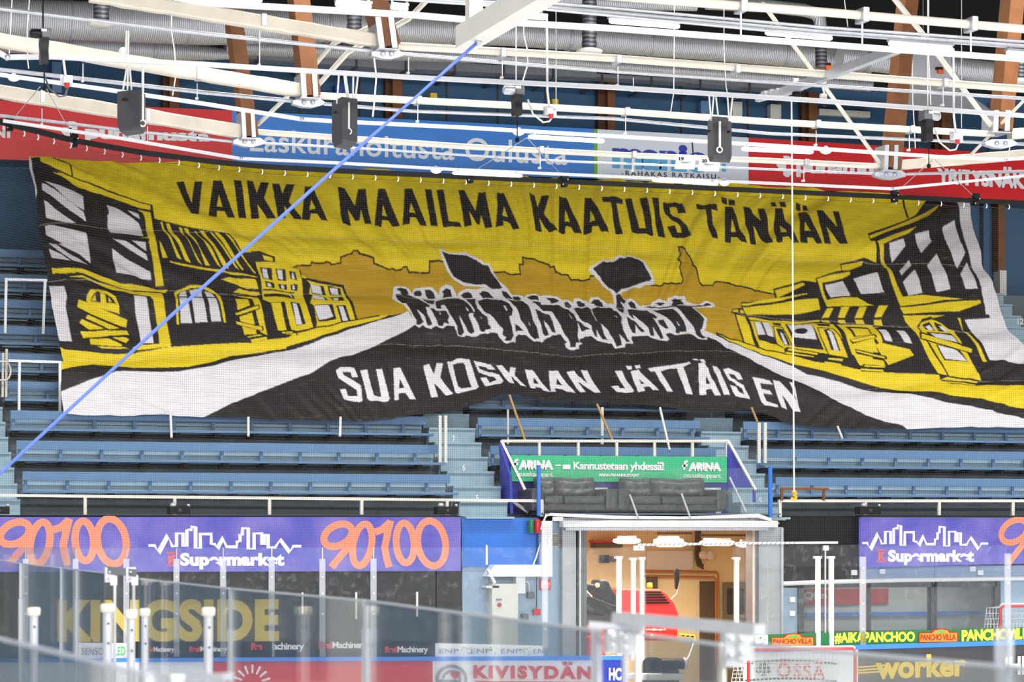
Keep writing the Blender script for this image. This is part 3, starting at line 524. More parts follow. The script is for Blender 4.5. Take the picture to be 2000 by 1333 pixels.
    # sticks holding the lower hem, each leaning on the benches below
    for i, (a, b, mt, lb) in enumerate((
            ((995, 772), (1026, 862), 'stick_wood', 'yellowish wooden stick under the middle notch of the banner hem'),
            ((1166, 790), (1197, 862), 'stick_wood', 'brown wooden stick below the hem, second from the middle notch'),
            ((1289, 797), (1308, 880), 'rope_white', 'thin pale stick below the hem right of the brown stick'),
            ((1468, 797), (1480, 826), 'stick_wood', 'short brown stick at the right hem beside the aisle posts'),
            ((1636, 834), (1645, 856), 'rope_white', 'short pale stick at the hem far right of the aisle'),
            ((333, 806), (335, 855), 'rope_white', 'pale stick under the hem over the left benches, leftmost'),
            ((485, 816), (485, 852), 'rope_white', 'pale stick under the hem over the left benches, middle one'),
            ((665, 816), (664, 852), 'rope_white', 'pale stick under the hem over the left benches, rightmost'))):
        mb = MB(); mb.tube([P(*a, 47.98), P(*b, 47.55)], .025, 8)
        tag(obj('banner_stick', mb, mt), lb, 'stick', 'sticks along the banner hem')
build_banner()
# ---------------------------------------------------------------- hall shell
mb = MB(); mb.box((-45, -25, -.3), (70, 46.3, 0)); struct('floor', mb, 'ice', 'pale ice of the rink')
mb = MB(); mb.box((-45, -25, 17), (70, 58, 17.3)); struct('ceiling', mb, 'roof_black', 'black roof above the ducts')
mb = MB(); mb.box((-10, 54.4, 0), (60, 54.7, 13.7)); wall_back = struct('wall_back', mb, 'wall_blue', 'blue back wall above the stand')
mb = MB(); mb.box((-45, 54.5, 13.7), (70, 54.7, 17)); struct('wall_upper', mb, 'roof_black', 'black upper wall behind the ducts')
mb = MB()
for px in (470, 585, 702, 872, 972, 1065, 1330, 1460, 1790, 1930):
    x = PX(px, 54.4); mb.box((x-.015, 54.37, 9.5), (x+.015, 54.39, 13.6))
o = obj('panel_joint', mb, 'wood_dark', wall_back)
# ---------------------------------------------------------------- stand
def zt(k): return 4.4+.59*(k-1)
def yk(k): return 46.8+.8*(k-1)
mb = MB(); prof = [(46.25, 2.62), (46.25, zt(1)-.82)]
prof = [(46.36, 2.62), (46.36, zt(1)-.82)]
for k in range(1, 10):
    prof += [(yk(k)+.3, zt(k)-.82), (yk(k)+.3, zt(k)-.23)]
prof += [(54.4, zt(9)-.23)]
n = len(prof); XA, XB = 2.0, 34.0
for i in range(n-1):
    (y0, z0), (y1, z1) = prof[i], prof[i+1]
    if i == 0:
        # the front face is open over the gate
        for xa, xb in ((XA, PX(1100, 46.36)), (PX(1100, 46.36), PX(1508, 46.36)), (PX(1508, 46.36), XB)):
            zz = 3.42 if xa == PX(1100, 46.36) else z0
            mb.add([(xa, y0, zz), (xb, y0, zz), (xb, y1, z1), (xa, y1, z1)], [(0, 1, 2, 3)])
    else:
        mb.add([(XA, y0, z0), (XB, y0, z0), (XB, y1, z1), (XA, y1, z1)], [(0, 1, 2, 3)])
stand = struct('floor_stand', mb, 'riser_dark', 'dark stepped floor of the seating stand')
def stairs(xa, xb, name, label, kmax=9):
    mb = MB(); z = zt(1)-1.1+.295; y = 46.0; pts = [(y+.03, z-.04)]
    for j in range(2*kmax+1):
        pts += [(y+.03, z-.04), (y, z-.04), (y, z), (y+.43, z)][0 if j else 1:]; y += .4; z += .295
    pts += [(y+.03, zt(1)-.85), (46.03, zt(1)-.85)]
    mb.prism([(xa, a, b) for a, b in pts], (xb-xa, 0, 0))
    return struct(name, mb, 'step_blue', label)
A2 = stairs(14.66, 15.62, 'floor_steps', 'pale blue aisle steps left of the sofa box')
A3 = stairs(20.48, 21.36, 'floor_steps', 'pale blue aisle steps right of the sofa box')
A1 = stairs(5.0, 6.38, 'floor_steps', 'pale blue aisle steps at the left end of the stand')
A4 = stairs(28.7, 30.2, 'floor_steps', 'pale blue aisle steps at the right end of the stand')
for s, px, py, par, h in (('7', 886, 858, A2, 9), ('6', 906, 914, A2, 9), ('5', 932, 973, A2, 8), ('8', 1389, 811, A3, 8), ('5', 1485, 979, A3, 9), ('12', 1993, 628, A4, 9)):
    # find the step face that the number is painted on
    for j in range(22):
        Y = 46.0+.4*j-.012 if False else 46.03+.4*j-.012; z = P(px, py, Y).z; z0 = zt(1)-1.1+.295*j
        if z0 <= z <= z0+.295: break
    mb = MB(); w = h*.33*len(s); text_on(mb, s, (px-w, py-h*.7, px+w, py-h*.7, py+h*.7, py+h*.7), Y, .02); obj('step_number', mb, 'sign_white', par)
BENCH = 0
def bench(k, xa, xb, label, group, pitch=.76):
    t = thing('bench', label, 'bench', ((xa+xb)/2, yk(k), zt(k)-.82), group)
    Y, Z = yk(k), zt(k)
    mb = MB(); mb.box((xa, Y-.03, Z-.165), (xb, Y+.015, Z), .006); obj('backrest', mb, 'bench_blue', t)
    mb = MB(); mb.box((xa+.03, Y+.20, Z-.40), (xb-.03, Y+.24, Z-.255)); mb.box((xa+.03, Y+.16, Z-.245), (xb-.03, Y+.2, Z-.12)); obj('back_panel', mb, 'bench_panel', t)
    mb = MB(); mb.box((xa-.05, Y-.42, Z-.395), (xb+.05, Y-.04, Z-.345), .006); obj('seat', mb, 'bench_blue', t)
    n = int((xb-xa-.1)/pitch); first = None; fb = None
    for i in range(n+1):
        x = xa+.06+i*pitch
        if x > xb-.03: x = xb-.06
        if first is None:
            mb = MB(); mb.box((x-.03, Y+.016, Z-.41), (x+.03, Y+.06, Z-.02)); first = obj('post', mb, 'bench_blue', t); x0 = x
            mb = MB(); mb.box((x-.05, Y-.36, Z-.465), (x+.05, Y+.0, Z-.397)); mb.box((x-.035, Y-.02, Z-.465), (x+.035, Y+.3, Z-.41)); fb = obj('bracket', mb, 'black_paint', t)
        else:
            for src in (first, fb):
                c = src.copy(); C.objects.link(c); c.parent = t; c.location = (x-x0, 0, 0)
    return t
for k in range(1, 10):
    bench(k, 6.47, 14.58, f'long blue bench in the {ORD[k-1]} row of the left block'
          + (' below the banner' if k <= 3 else ' behind the banner'), 'benches of the left block')
for k in range(2, 10):
    bench(k, 15.66, 20.44, f'blue bench in the {ORD[k-1]} row, between the two aisles behind the sofa box', 'benches of the middle block')
for k in range(1, 10):
    bench(k, 21.4, 28.6, f'long blue bench in the {ORD[k-1]} row of the right block, right of the step aisle', 'benches of the right block')
# ---------------------------------------------------------------- railings
def frame_rail(name, label, segs, Y, wpx, m='white_paint', group=None, depth=.05):
    p0 = P(*segs[0][0], Y); t = thing(name, label, 'railing', p0, group)
    for s in segs:
        nm = 'rail' if abs(s[0][0]-s[1][0]) > abs(s[0][1]-s[1][1]) else 'post'
        mb = MB(); w = wpx/SCL(s[0][0], Y); mb.bar(P(*s[0], Y), P(*s[1], Y), w, w, (0, 1, 0)); obj(nm, mb, m, t)
    return t
frame_rail('guard_frame', 'tall white guard frame on the upper steps left of the banner', [((9, 546), (92, 548)), ((12, 546), (10, 651)), ((88, 548), (84, 653))], 50.3, 5)
frame_rail('guard_frame', 'lower white guard frame beside the bottom left banner corner', [((16, 705), (120, 708)), ((38, 708), (37, 803)), ((117, 708), (117, 804))], 48.72, 5)
t = thing('handrail', 'pale double handrail post with a round hoop at the left edge', 'railing', P(8, 775, 48.9))
for x, a, b in ((6, 690, 776), (13, 682, 776)):
    mb = MB(); mb.tube([P(x, a, 48.9), P(x-1, b, 48.9)], .025, 8); obj('post', mb, 'cream_pipe', t)
mb = MB(); mb.tube([P(-10, 706, 48.8)]+[P(10+11*math.sin(a), 725-18*math.cos(a), 48.8) for a in [i*math.pi/8 for i in range(9)]]+[P(-10, 743, 48.8)], .018, 8); obj('hoop', mb, 'cream_pipe', t)
for x0, x1, lb in ((859, 870, 'pair of white aisle posts left of the sofa box'), (1482, 1494, 'pair of white aisle posts right of the sofa box')):
    t = thing('aisle_post', lb, 'railing', P(x0, 900, 47.2))
    for x in (x0, x1):
        mb = MB(); mb.box(P(x-2.6, 812 if x0 < 1000 else 826, 47.3)+Vector((0, -.03, 0)), P(x+2.6, 905, 47.3)+Vector((0, .03, 0))); obj('post', mb, 'warm_white', t)
mb = MB(); mb.box(P(991, 800, 48.0), P(994, 868, 48.0)+Vector((0, .04, 0))); tag(obj('aisle_post', mb, 'warm_white'), 'single white post in front of the blue benches left of the wooden stick', 'railing')
mb = MB(); mb.box(P(1174, 796, 48.0), P(1179, 868, 48.0)+Vector((0, .04, 0))); tag(obj('aisle_post', mb, 'warm_white'), 'single white post behind the brown wooden stick', 'railing')
frame_rail('front_railing', 'long white railing above the left video screen', [((-300, 965), (1060, 979))]+[((x, 970+x*.01), (x, 1006)) for x in (166, 341, 526, 706, 873)]+[((1058, 978), (1058, 1012))], 46.05, 6, 'warm_white')
frame_rail('front_railing', 'white railing above the right video screen', [((1520, 979), (2300, 979))]+[((1523, 978), (1523, 1010)), ((1690, 979), (1690, 1006)), ((1834, 979), (1834, 1007)), ((1978, 979), (1978, 1008))], 46.05, 5.5, 'warm_white')
t = thing('wooden_rail', 'short brown wooden hurdle on the railing behind the orange hook', 'railing', P(1525, 978, 46.0))
for a, b in (((1524, 955), (1618, 956)),): 
    mb = MB(); mb.bar(P(*a, 46.0), P(*b, 46.0), .04, .05); obj('rail', mb, 'wood', t)
for x in (1527, 1609):
    mb = MB(); mb.bar(P(x, 957, 46.0), P(x, 978, 46.0), .05, .04); obj('post', mb, 'wood', t)
# blue posts by the sofa box
for px, a, b, lb in ((1053, 909, 1008, 'slim blue post left of the sofas'), (1505.5, 912, 1010, 'slim blue post right of the sofas')):
    mb = MB(); mb.box(P(px-3, a, 45.9), P(px+3, b, 45.9)+Vector((0, .06, 0))); tag(obj('blue_post', mb, 'royal_blue'), lb, 'post')
# ---------------------------------------------------------------- advertising band under the roof
AY = 53.5
def panel(name, label, px0, px1, ya, yb, yc, yd, m, th=.08):
    """ya,yb top left/right, yc,yd bottom left/right"""
    t = thing(name, label, 'billboard', P(px0, yc, AY))
    mb = MB(); mb.prism([P(px0, ya, AY), P(px1, yb, AY), P(px1, yd, AY), P(px0, yc, AY)], (0, th, 0)); obj('board', mb, m, t)
    return t
def punamusta_logo(t, x, y, s, sl):
    mb = MB()
    for a in ([(14, 0), (24, 0), (31, 3), (31, 16), (14, 16)], [(0, 16), (3, 13), (20, 13), (20, 29), (7, 29), (0, 22)], [(14, 32), (20, 29), (31, 29), (31, 38), (26, 45), (19, 45), (14, 41)]):
        dpoly(mb, [(x+p*s, y+q*s+p*s*sl) for p, q in a], AY-.012)
    obj('logo', mb, 'sign_white', t)
t = panel('billboard', 'red panel with white punamusta lettering left of the blue panel', -300, 453, 183, 216, 302, 326, 'red_sign')
mb = MB(); text_on(mb, 'punamusta', (166, 246, 411, 258, 279, 283), AY-.012, .045, .95); obj('lettering', mb, 'sign_white', t)
punamusta_logo(t, 120, 236, 1.0, .04)
mb = MB(); text_on(mb, 'NI', (-16, 243, 20, 245, 268, 270), AY-.012, .03); obj('lettering', mb, 'sign_white', t)
t = panel('billboard', 'blue panel reading Laskurahoitusta Oulusta', 453, 1160, 216, 252, 326, 349, 'blue_sign')
mb = MB(); text_on(mb, 'Laskurahoitusta Oulusta', (488, 251, 1108, 277, 296, 323), AY-.012, .012, 1.02); obj('lettering', mb, 'sign_white', t)
t = panel('billboard', 'pale panel with blue lettering and RAHAKAS RATKAISU', 1160, 1462, 252, 269, 349, 364, 'pale_sign')
mb = MB(); mb.prism([P(1160, 252, AY-.01), P(1167, 252.4, AY-.01), P(1167, 349.3, AY-.01), P(1160, 349, AY-.01)], (0, .01, 0)); obj('green_stripe', mb, 'green_line', t)
duo = mat('duo_blue', (40, 62, 176), .5); nt = duo.node_tree
ge = nt.nodes.new('ShaderNodeNewGeometry'); sx = nt.nodes.new('ShaderNodeSeparateXYZ'); gt = nt.nodes.new('ShaderNodeMath'); gt.operation = 'GREATER_THAN'
gt.inputs[1].default_value = P(1280, 309, AY).z; mx = nt.nodes.new('ShaderNodeMix'); mx.data_type = 'RGBA'
mx.inputs[6].default_value = (*lin((84, 172, 222)), 1); mx.inputs[7].default_value = (*lin((38, 58, 172)), 1)
nt.links.new(ge.outputs['Position'], sx.inputs[0]); nt.links.new(sx.outputs['Z'], gt.inputs[0]); nt.links.new(gt.outputs[0], mx.inputs[0])
nt.links.new(mx.outputs[2], nt.nodes['Principled BSDF'].inputs['Base Color'])
mb = MB(); text_on(mb, 'manio', (1196, 276, 1386, 286, 329, 339), AY-.012, .05, .95); dpoly(mb, [(1410, 320), (1418, 320), (1418, 336), (1410, 335)], AY-.012); obj('lettering', mb, duo, t)
mb = MB(); text_on(mb, '-RAHAKAS RATKAISU-', (1214, 333, 1406, 341, 343, 350), AY-.012, .01, 1.35); obj('lettering', mb, 'ink', t)
t = panel('billboard', 'red panel with punamusta and YRITYSNÄK lettering at the right end', 1462, 2300, 269, 321, 364, 412, 'red_sign')
mb = MB(); text_on(mb, 'punamusta', (1555, 314, 1762, 320, 346, 350), AY-.012, .045, .95); obj('lettering', mb, 'sign_white', t)
punamusta_logo(t, 1517, 304, .92, .03)
mb = MB(); text_on(mb, 'YRITYSNÄK', (1829, 328, 2004, 338, 359, 370), AY-.012, .055, .95); obj('lettering', mb, 'sign_white', t)
# glulam columns and boxes on the back wall
for x0, x1, xd, a, b, lb in ((331, 350, 318, 95, 215, 'brown timber column behind the left speaker'), (767, 786, 753, 128, 232, 'brown timber column left of the blue rope'),
                        (1187, 1202, 1168, 145, 258, 'brown timber column right of the middle of the wall'), (1580, 1597, 1566, 180, 284, 'brown timber column behind the pulley cable'),
                        (1840, 1858, 1826, 200, 300, 'brown timber column behind the right clamp'), (1950, 1963, 1947, 396, 530, 'orange timber column beside the right banner edge')):
    t = thing('timber_column', lb, 'column', P(x0, b, 54.1))
    mb = MB(); mb.box(P(x0, a, 54.05), P(x1, b, 54.05)+Vector((0, .3, 0))); obj('post', mb, 'wood', t)
    mb = MB(); mb.box(P(xd, a, 54.2), P(x0, b, 54.2)+Vector((0, .16, 0))); obj('side_post', mb, 'wood_dark', t)
mb = MB(); mb.box(P(1953, 528, 54.0), P(1966, 618, 54.0)+Vector((0, .3, 0))); tag(obj('column_sleeve', mb, 'warm_white'), 'white sleeve at the foot of the orange timber column', 'column')
mb = MB(); mb.box(P(1921, 396, 54.2), P(1932, 575, 54.2)+Vector((0, .2, 0))); tag(obj('downpipe', mb, 'deep_blue' if False else 'wall_blue'), 'blue duct on the wall beside the right banner edge', 'pipe')
for x0, x1, a, b, m, lb in ((1369, 1385, 196, 226, 'bench_blue', 'blue-grey wall box left of the right speaker'), (1431, 1450, 198, 230, 'cabinet_grey', 'grey wall box right of the right speaker'),
                        (1505, 1526, 203, 232, 'cabinet_grey', 'grey wall box beside the timber column'), (102, 121, 120, 182, 'bench_blue', 'tall blue-grey wall box behind the left clamp lamp'),
                        (655, 669, 166, 202, 'deep_blue', 'small blue wall box behind the middle speaker'), (1600, 1700, 212, 230, 'cream_pipe', 'long cream wall box above the right red panel'),
                        (841, 854, 181, 191, 'hazard_yellow', 'small yellow notice on the blue wall, left one'), (1079, 1091, 193, 205, 'hazard_yellow', 'small yellow notice on the blue wall, right one')):
    mb = MB(); mb.box(P(x0, a, 54.15), P(x1, b, 54.15)+Vector((0, .2, 0)), .01); tag(obj('wall_box', mb, m), lb, 'box')
# ---------------------------------------------------------------- video screens
led = emis('screen_blue', (88, 88, 206), 1.0); nt = led.node_tree; b = nt.nodes['Principled BSDF']
tc = nt.nodes.new('ShaderNodeTexCoord'); n1 = nt.nodes.new('ShaderNodeTexNoise'); n1.inputs['Scale'].default_value = 1.3; n1.inputs['Detail'].default_value = 4
mp = nt.nodes.new('ShaderNodeMapping'); mp.inputs['Scale'].default_value = (18, 1, 60)
n2 = nt.nodes.new('ShaderNodeTexNoise'); n2.inputs['Scale'].default_value = 1; n2.inputs['Detail'].default_value = 2
nt.links.new(tc.outputs['Object'], n1.inputs['Vector']); nt.links.new(tc.outputs['Object'], mp.inputs[0]); nt.links.new(mp.outputs[0], n2.inputs['Vector'])
cr = nt.nodes.new('ShaderNodeValToRGB'); cr.color_ramp.elements[0].position = .35; cr.color_ramp.elements[0].color = (*lin((76, 74, 196)), 1)
cr.color_ramp.elements[1].position = .72; cr.color_ramp.elements[1].color = (*lin((136, 120, 212)), 1)
rr = nt.nodes.new('ShaderNodeMapRange'); rr.inputs[1].default_value = .30; rr.inputs[2].default_value = .38; rr.inputs[3].default_value = .45; rr.inputs[4].default_value = 1
sc = nt.nodes.new('ShaderNodeVectorMath'); sc.operation = 'SCALE'
nt.links.new(n1.outputs['Fac'], cr.inputs[0]); nt.links.new(n2.outputs['Fac'], rr.inputs[0]); nt.links.new(cr.outputs[0], sc.inputs[0]); nt.links.new(rr.outputs[0], sc.inputs['Scale'])
nt.links.new(sc.outputs[0], b.inputs['Emission Color'])
emis('screen_orange', (255, 150, 112), 1.0); emis('screen_white', (250, 248, 255), 1.1); emis('screen_red', (232, 88, 80), 1.0)
LY = 45.9
def ell(cx, cy, rx, ry, tilt, a0=0, a1=360, n=28):
    o = []
    for i in range(n+1):
        a = math.radians(a0+(a1-a0)*i/n); x = rx*math.cos(a); y = ry*math.sin(a); c, s = math.cos(math.radians(tilt)), math.sin(math.radians(tilt))
        o.append((cx+x*c-y*s, cy+x*s+y*c))
    return o
def digits(t, fx, fy, w, only9=False):
    mb = MB()
    sets = [ell(640, 705, 118, 78, -28), [(745, 690), (735, 780), (650, 880), (588, 955)]]
    if not only9:
        sets += [ell(830, 780, 72, 165, 10), [(930, 680), (985, 660), (1050, 600)], [(1052, 590), (1025, 700), (1005, 800), (1020, 880), (1040, 955)], ell(1165, 765, 70, 155, -4), ell(1372, 768, 108, 178, -9)]
    for i, s in enumerate(sets):
        pts = [(fx(a), fy(b)) for a, b in s]
        cl = s[0] == s[-1] or math.hypot(s[0][0]-s[-1][0], s[0][1]-s[-1][1]) < 1
        if cl: pts = pts[:-1]
        mb.ribbon([P(x, y, LY-.02-.0015*i) for x, y in pts], w/SCL(pts[0][0], LY), (0, 1, 0), cl)
    obj('lettering', mb, 'screen_orange', t)
SKY = pp("1160,785 1210,785 1240,838 1310,710 1345,790 1380,790 1380,690 1430,690 1430,790 1460,790 1460,665 1497,662 1497,640 1528,640 1528,805 1565,805 1565,695 1650,695 1650,770 1680,775 1700,805 1740,730 1770,795 1850,795 1850,755 1875,750 1875,700 1893,700 1895,650 1940,650 1940,810 1985,810 1985,690 2045,690 2045,775 2065,775 2065,700 2095,700 2095,800 2150,800 2190,740 2262,835 2290,790 2355,790")
def market(t, fx, fy, k, nm):
    mb = MB(); mb.ribbon([P(fx(a), fy(b), LY-.02) for a, b in SKY], 5.2*k/SCL(fx(1700), LY), (0, 1, 0)); obj('skyline_logo', mb, 'screen_white', t)
    mb = MB(); text_on(mb, 'Supermarket', (fx(1407), fy(842), fx(2222), fy(842), fy(972), fy(972)), LY-.02, .055, 1.04); obj('lettering', mb, 'screen_white', t)
    mb = MB(); text_on(mb, 'K', (fx(1312), fy(858), fx(1388), fy(858), fy(928), fy(928)), LY-.02, .08)
    dline(mb, [(fx(1298), fy(842)), (fx(1392), fy(842))], 3*k, LY-.02); dline(mb, [(fx(1298), fy(940)), (fx(1392), fy(940))], 3*k, LY-.02); obj('emblem', mb, 'screen_red', t)
t = thing('video_screen', 'long purple screen with two orange 90100 and Supermarket, on the left', 'screen', P(-40, 1117, LY))
mb = MB(); mb.prism([P(-300, 1010, LY), P(900, 1010.5, LY), P(900, 1116, LY), P(-300, 1119, LY)], (0, .08, 0)); obj('display', mb, led, t)
mb = MB(); mb.box(P(-300, 1006, LY-.03), P(902, 1010, LY-.03)+Vector((0, .2, 0))); mb.box((PX(-300, LY), LY+.09, 2.6), (PX(902, LY), LY+.13, 3.6)); obj('frame', mb, 'black_paint', t)
digits(t, lambda x: 500+.25*x, lambda y: 870+.25*y, 14.2)
digits(t, lambda x: .2585*(x-528), lambda y: 868+.25*y-2, 14.8)
market(t, lambda x: .25*x, lambda y: 870+.25*y, 1, '')
t = thing('video_screen', 'shorter purple screen with Supermarket at the right edge', 'screen', P(1682, 1110, LY))
mb = MB(); mb.prism([P(1681, 1011, LY), P(2300, 1014, LY), P(2300, 1094, LY), P(1681, 1109, LY)], (0, .08, 0)); obj('display', mb, led, t)
mb = MB(); mb.box(P(1679, 1007, LY-.03), P(2300, 1011, LY-.03)+Vector((0, .2, 0))); obj('frame', mb, 'black_paint', t)
digits(t, lambda x: 1500+.25*1925+.232*(x-640), lambda y: 870+.25*672+.25*(y-705)*1.02, 12.5, True)
fxr = lambda x: 1500+.25*(735+(x-1160)*.824)
market(t, fxr, lambda y: 870+.25*(765+(y-785)*.93), .85, '')
for px, lb in ((350, 'black spotlight box on the left screen, under the second railing post'), (873, 'black spotlight box at the right end of the left screen'), (1699, 'black spotlight box at the left end of the right screen'), (-3, 'black spotlight box cut by the left picture edge')):
    t = thing('spotlight_box', lb, 'lamp', P(px, 1006, 45.75), 'spotlight boxes on the screens')
    mb = MB(); mb.box(P(px-19, 990, 45.7), P(px+22, 1005, 45.7)+Vector((0, .25, 0)), .015); obj('housing', mb, 'black_paint', t)
    mb = MB(); mb.lathe(P(px-12, 988, 45.8), [(0, -.03), (.06, -.03), (.06, .02), (.03, .05), (0, .05)], 12); mb.lathe(P(px+18, 988, 45.8), [(0, -.02), (.03, -.02), (.03, .02), (0, .03)], 10); obj('yoke', mb, 'steel', t)
    mb = MB(); mb.lathe(P(px+2, 998, 45.69), [(0, 0), (.035, 0), (.035, .02), (0, .02)], 12, (0, 1, 0)); obj('lens', mb, 'charcoal', t)
# ---------------------------------------------------------------- sofa box above the gate
t = thing('sofa_box', 'violet walled balcony over the gate with a green sign', 'balcony', P(1240, 1006, 46.8))
mb = MB(); mb.box((PX(1060, 45.95), 45.95, P(1200, 1006, 46).z), (PX(1478, 47.1), 47.12, P(1200, 1006, 46).z+.03)); obj('deck', mb, 'riser_dark', t)
mb = MB(); mb.prism([P(1000, 935, 47.08), P(1420, 935, 47.08), P(1420, 1004, 47.08), P(1000, 1004, 47.08)], (0, .06, 0)); obj('back_wall', mb, 'violet_panel', t)
mb = MB(); mb.prism([P(979, 866, 47.08), P(1000, 930, 46.4), P(1002, 1004, 46.4), P(985, 1004, 47.08)], (-.05, 0, 0)); mb.prism([P(978, 864, 47.06), P(1001, 892, 47.06), P(1001, 1000, 47.06), P(978, 935, 47.06)], (0, .05, 0)); obj('side_wall', mb, 'violet_panel', t)
mb = MB(); mb.prism([P(1421, 868, 47.06), P(1476, 960, 46.8), P(1476, 1002, 46.8), P(1421, 1002, 47.06)], (.0, .05, 0)); obj('side_wall', mb, 'violet_panel', t)
for a, b, m in (((979, 862), (1422, 862), 5.5), ((979, 862), (1032, 972), 5), ((1422, 862), (1476, 958), 5), ((985, 970), (1030, 1000), 6)):
    mb = MB(); w = m/SCL(a[0], 47.1); mb.bar(P(*a, 47.1), P(*b, 47.1 if a[1] == b[1] else 46.5), w, w, (0, 1, 0)); obj('rail', mb, 'warm_white', t)
for x in (983, 1054, 1130, 1205, 1279, 1353, 1420):
    mb = MB(); mb.box(P(x-2.5, 862, 47.08), P(x+2.5, 893, 47.08)+Vector((0, .05, 0))); obj('post', mb, 'warm_white', t)
mb = MB()
mb.box(P(1153, 953, 47.06), P(1187, 957, 47.06)+Vector((0, .02, 0))); mb.box(P(1355, 953, 47.06), P(1408, 957, 47.06)+Vector((0, .02, 0))); mb.box(P(1398, 957, 47.06), P(1408, 1003, 47.06)+Vector((0, .02, 0))); obj('line_mark', mb, 'sign_white', t)
GY = 47.0
sg = thing('sign_board', 'green ARINA sign reading Kannustetaan yhdessä on the sofa box', 'sign', P(1000, 942, GY))
mb = MB(); mb.prism([P(998, 890, GY), P(1420, 893, GY), P(1420, 943, GY), P(998, 941, GY)], (0, .05, 0)); obj('board', mb, 'arina_green', sg)
for s, q, bo in (('ARINA', (1012, 899, 1081, 899.5, 918, 918), .07), ('Kannustetaan yhdessä!', (1120, 902, 1297, 903, 922, 924), .03), ('ARINA.FI/KANNUSTAJAT', (1169, 925.5, 1249, 926, 933, 933.5), .05), ('ARINA', (1344, 903.5, 1409, 904, 921, 921), .07),
                 ('osuuskauppani.', (1006, 921, 1081, 923, 934, 935), .01), ('osuuskauppani.', (1335, 924, 1409, 926, 936, 937), .01), ('-', (1085, 908, 1095, 908, 911, 911), .03), ('-', (1099, 908, 1114, 908, 917, 917), .05)):
    mb = MB(); text_on(mb, s, q, GY-.012, bo, .92, italic=.03 if 'osuus' in s or s == 'ARINA' else 0); obj('lettering', mb, 'sign_white', sg)
for x, y in ((1002, 897), (1333, 900)):
    mb = MB(); mb.ribbon([P(x+a, y+b, GY-.012) for a, b in ((10, 1), (5, 3), (4, 9), (3, 18))], .045, (0, 1, 0)); mb.ribbon([P(x+a, y+b, GY-.012) for a, b in ((-1, 11), (10, 9))], .05, (0, 1, 0)); obj('logo', mb, 'sign_white', sg)
def sofa(x0, x1, xs, label, Y=46.65):
    """x0..x1 outer pixels, xs = split between the two seats"""
    zf = P(1200, 1004, 46).z+.03; X0, X1, XS = PX(x0, Y), PX(x1, Y), PX(xs, Y)
    t = thing('sofa', label, 'sofa', ((X0+X1)/2, Y, zf), 'black leather sofas in the balcony')
    mb = MB(); mb.box((X0+.1, Y-.5, zf+.02), (X1-.1, Y+.35, zf+.16), .03); obj('base', mb, 'leather', t)
    for sx in (X0, X1):
        mb = MB(); a = sx if sx == X0 else sx-.26; mb.box((a, Y-.55, zf+.02), (a+.26, Y+.32, zf+.45), .06); obj('armrest', mb, 'leather', t)
    for a, b in ((X0+.26, XS), (XS, X1-.26)):
        mb = MB(); mb.box((a+.01, Y-.55, zf+.16), (b-.01, Y+.1, zf+.31), .05); obj('seat_cushion', mb, 'leather', t)
        bm = MB(); nx, nz = 16, 10; vs = []
        for i in range(nx+1):
            for j in range(nz+1):
                u, v = i/nx, j/nz; e = (1-(2*u-1)**6)*(1-(2*v-1)**6)
                tuft = sum(math.exp(-(((u-c)/.05)**2+((v-.45)/.08)**2)) for c in (.25, .5, .75)); crease = math.exp(-((v-.45)/.05)**2)
                vs.append((a+(b-a)*u, Y+.02-.02+.0-(.17*e)+.07*tuft+.025*crease*e+.10*(v), zf+.29+.38*v+.012*math.sin(u*9)))
        fs = [(i*(nz+1)+j, (i+1)*(nz+1)+j, (i+1)*(nz+1)+j+1, i*(nz+1)+j+1) for i in range(nx) for j in range(nz)]
        bm.add(vs, fs, True); bm.box((a+.02, Y+.09, zf+.25), (b-.02, Y+.2, zf+.65), .04); obj('back_cushion', bm, 'leather', t)
    return t
sofa(1020, 1188, 1083, 'black leather sofa on the left of the balcony')
sofa(1188, 1402, 1272, 'black leather sofa on the right of the balcony')
mb = MB(); mb.box(P(1058, 912, 46.05), P(1476, 1002, 46.05)+Vector((0, .012, 0))); tag(obj('glass_screen', mb, 'clear_glass'), 'clear glass pane in front of the black sofas', 'glass')
for a, b, lb in (((1230, 967), (1247, 1014), 'short silver stick leaning on the gate lintel, left one'), ((1331, 965), (1349, 1014), 'short silver stick leaning on the gate lintel, right one'), ((1425, 933), (1457, 1000), 'grey diagonal stay beside the right end of the sofa box')):
    mb = MB(); mb.tube([P(*a, 45.95), P(*b, 45.75)], .022, 8); tag(obj('stay_rod', mb, 'steel'), lb, 'rod')
# ---------------------------------------------------------------- wall under the stand, gate and garage
WY = 46.15
def Wb(mb, x0, x1, ya, yb, Y=WY, th=.1): return mb.box(P(x0, ya, Y), P(x1, yb, Y)+Vector((0, th, 0)))
mb = MB(); mb.box((2, WY, 0), (PX(903, WY), WY+.2, 2.62)); wl = struct('wall_front', mb, 'black_paint', 'dark wall under the left screen')
mb = MB(); text_on(mb, 'KINGSIDE', (112, 1172, 545, 1170, 1256, 1254), WY-.012, .05, 1.05); obj('lettering', mb, 'yellow_print', wl)
mb = MB(); mb.box((PX(903, WY), WY, 0), (PX(1098, WY), WY+.2, 3.55)); wg = struct('wall_front', mb, 'grey_wall', 'grey-blue wall left of the gate')
mb = MB(); mb.box((PX(1527, WY), WY, 2.2), (PX(1682, WY), WY+.2, 3.62)); struct('wall_front', mb, 'black_paint', 'black wall panel between the gate and the right screen')
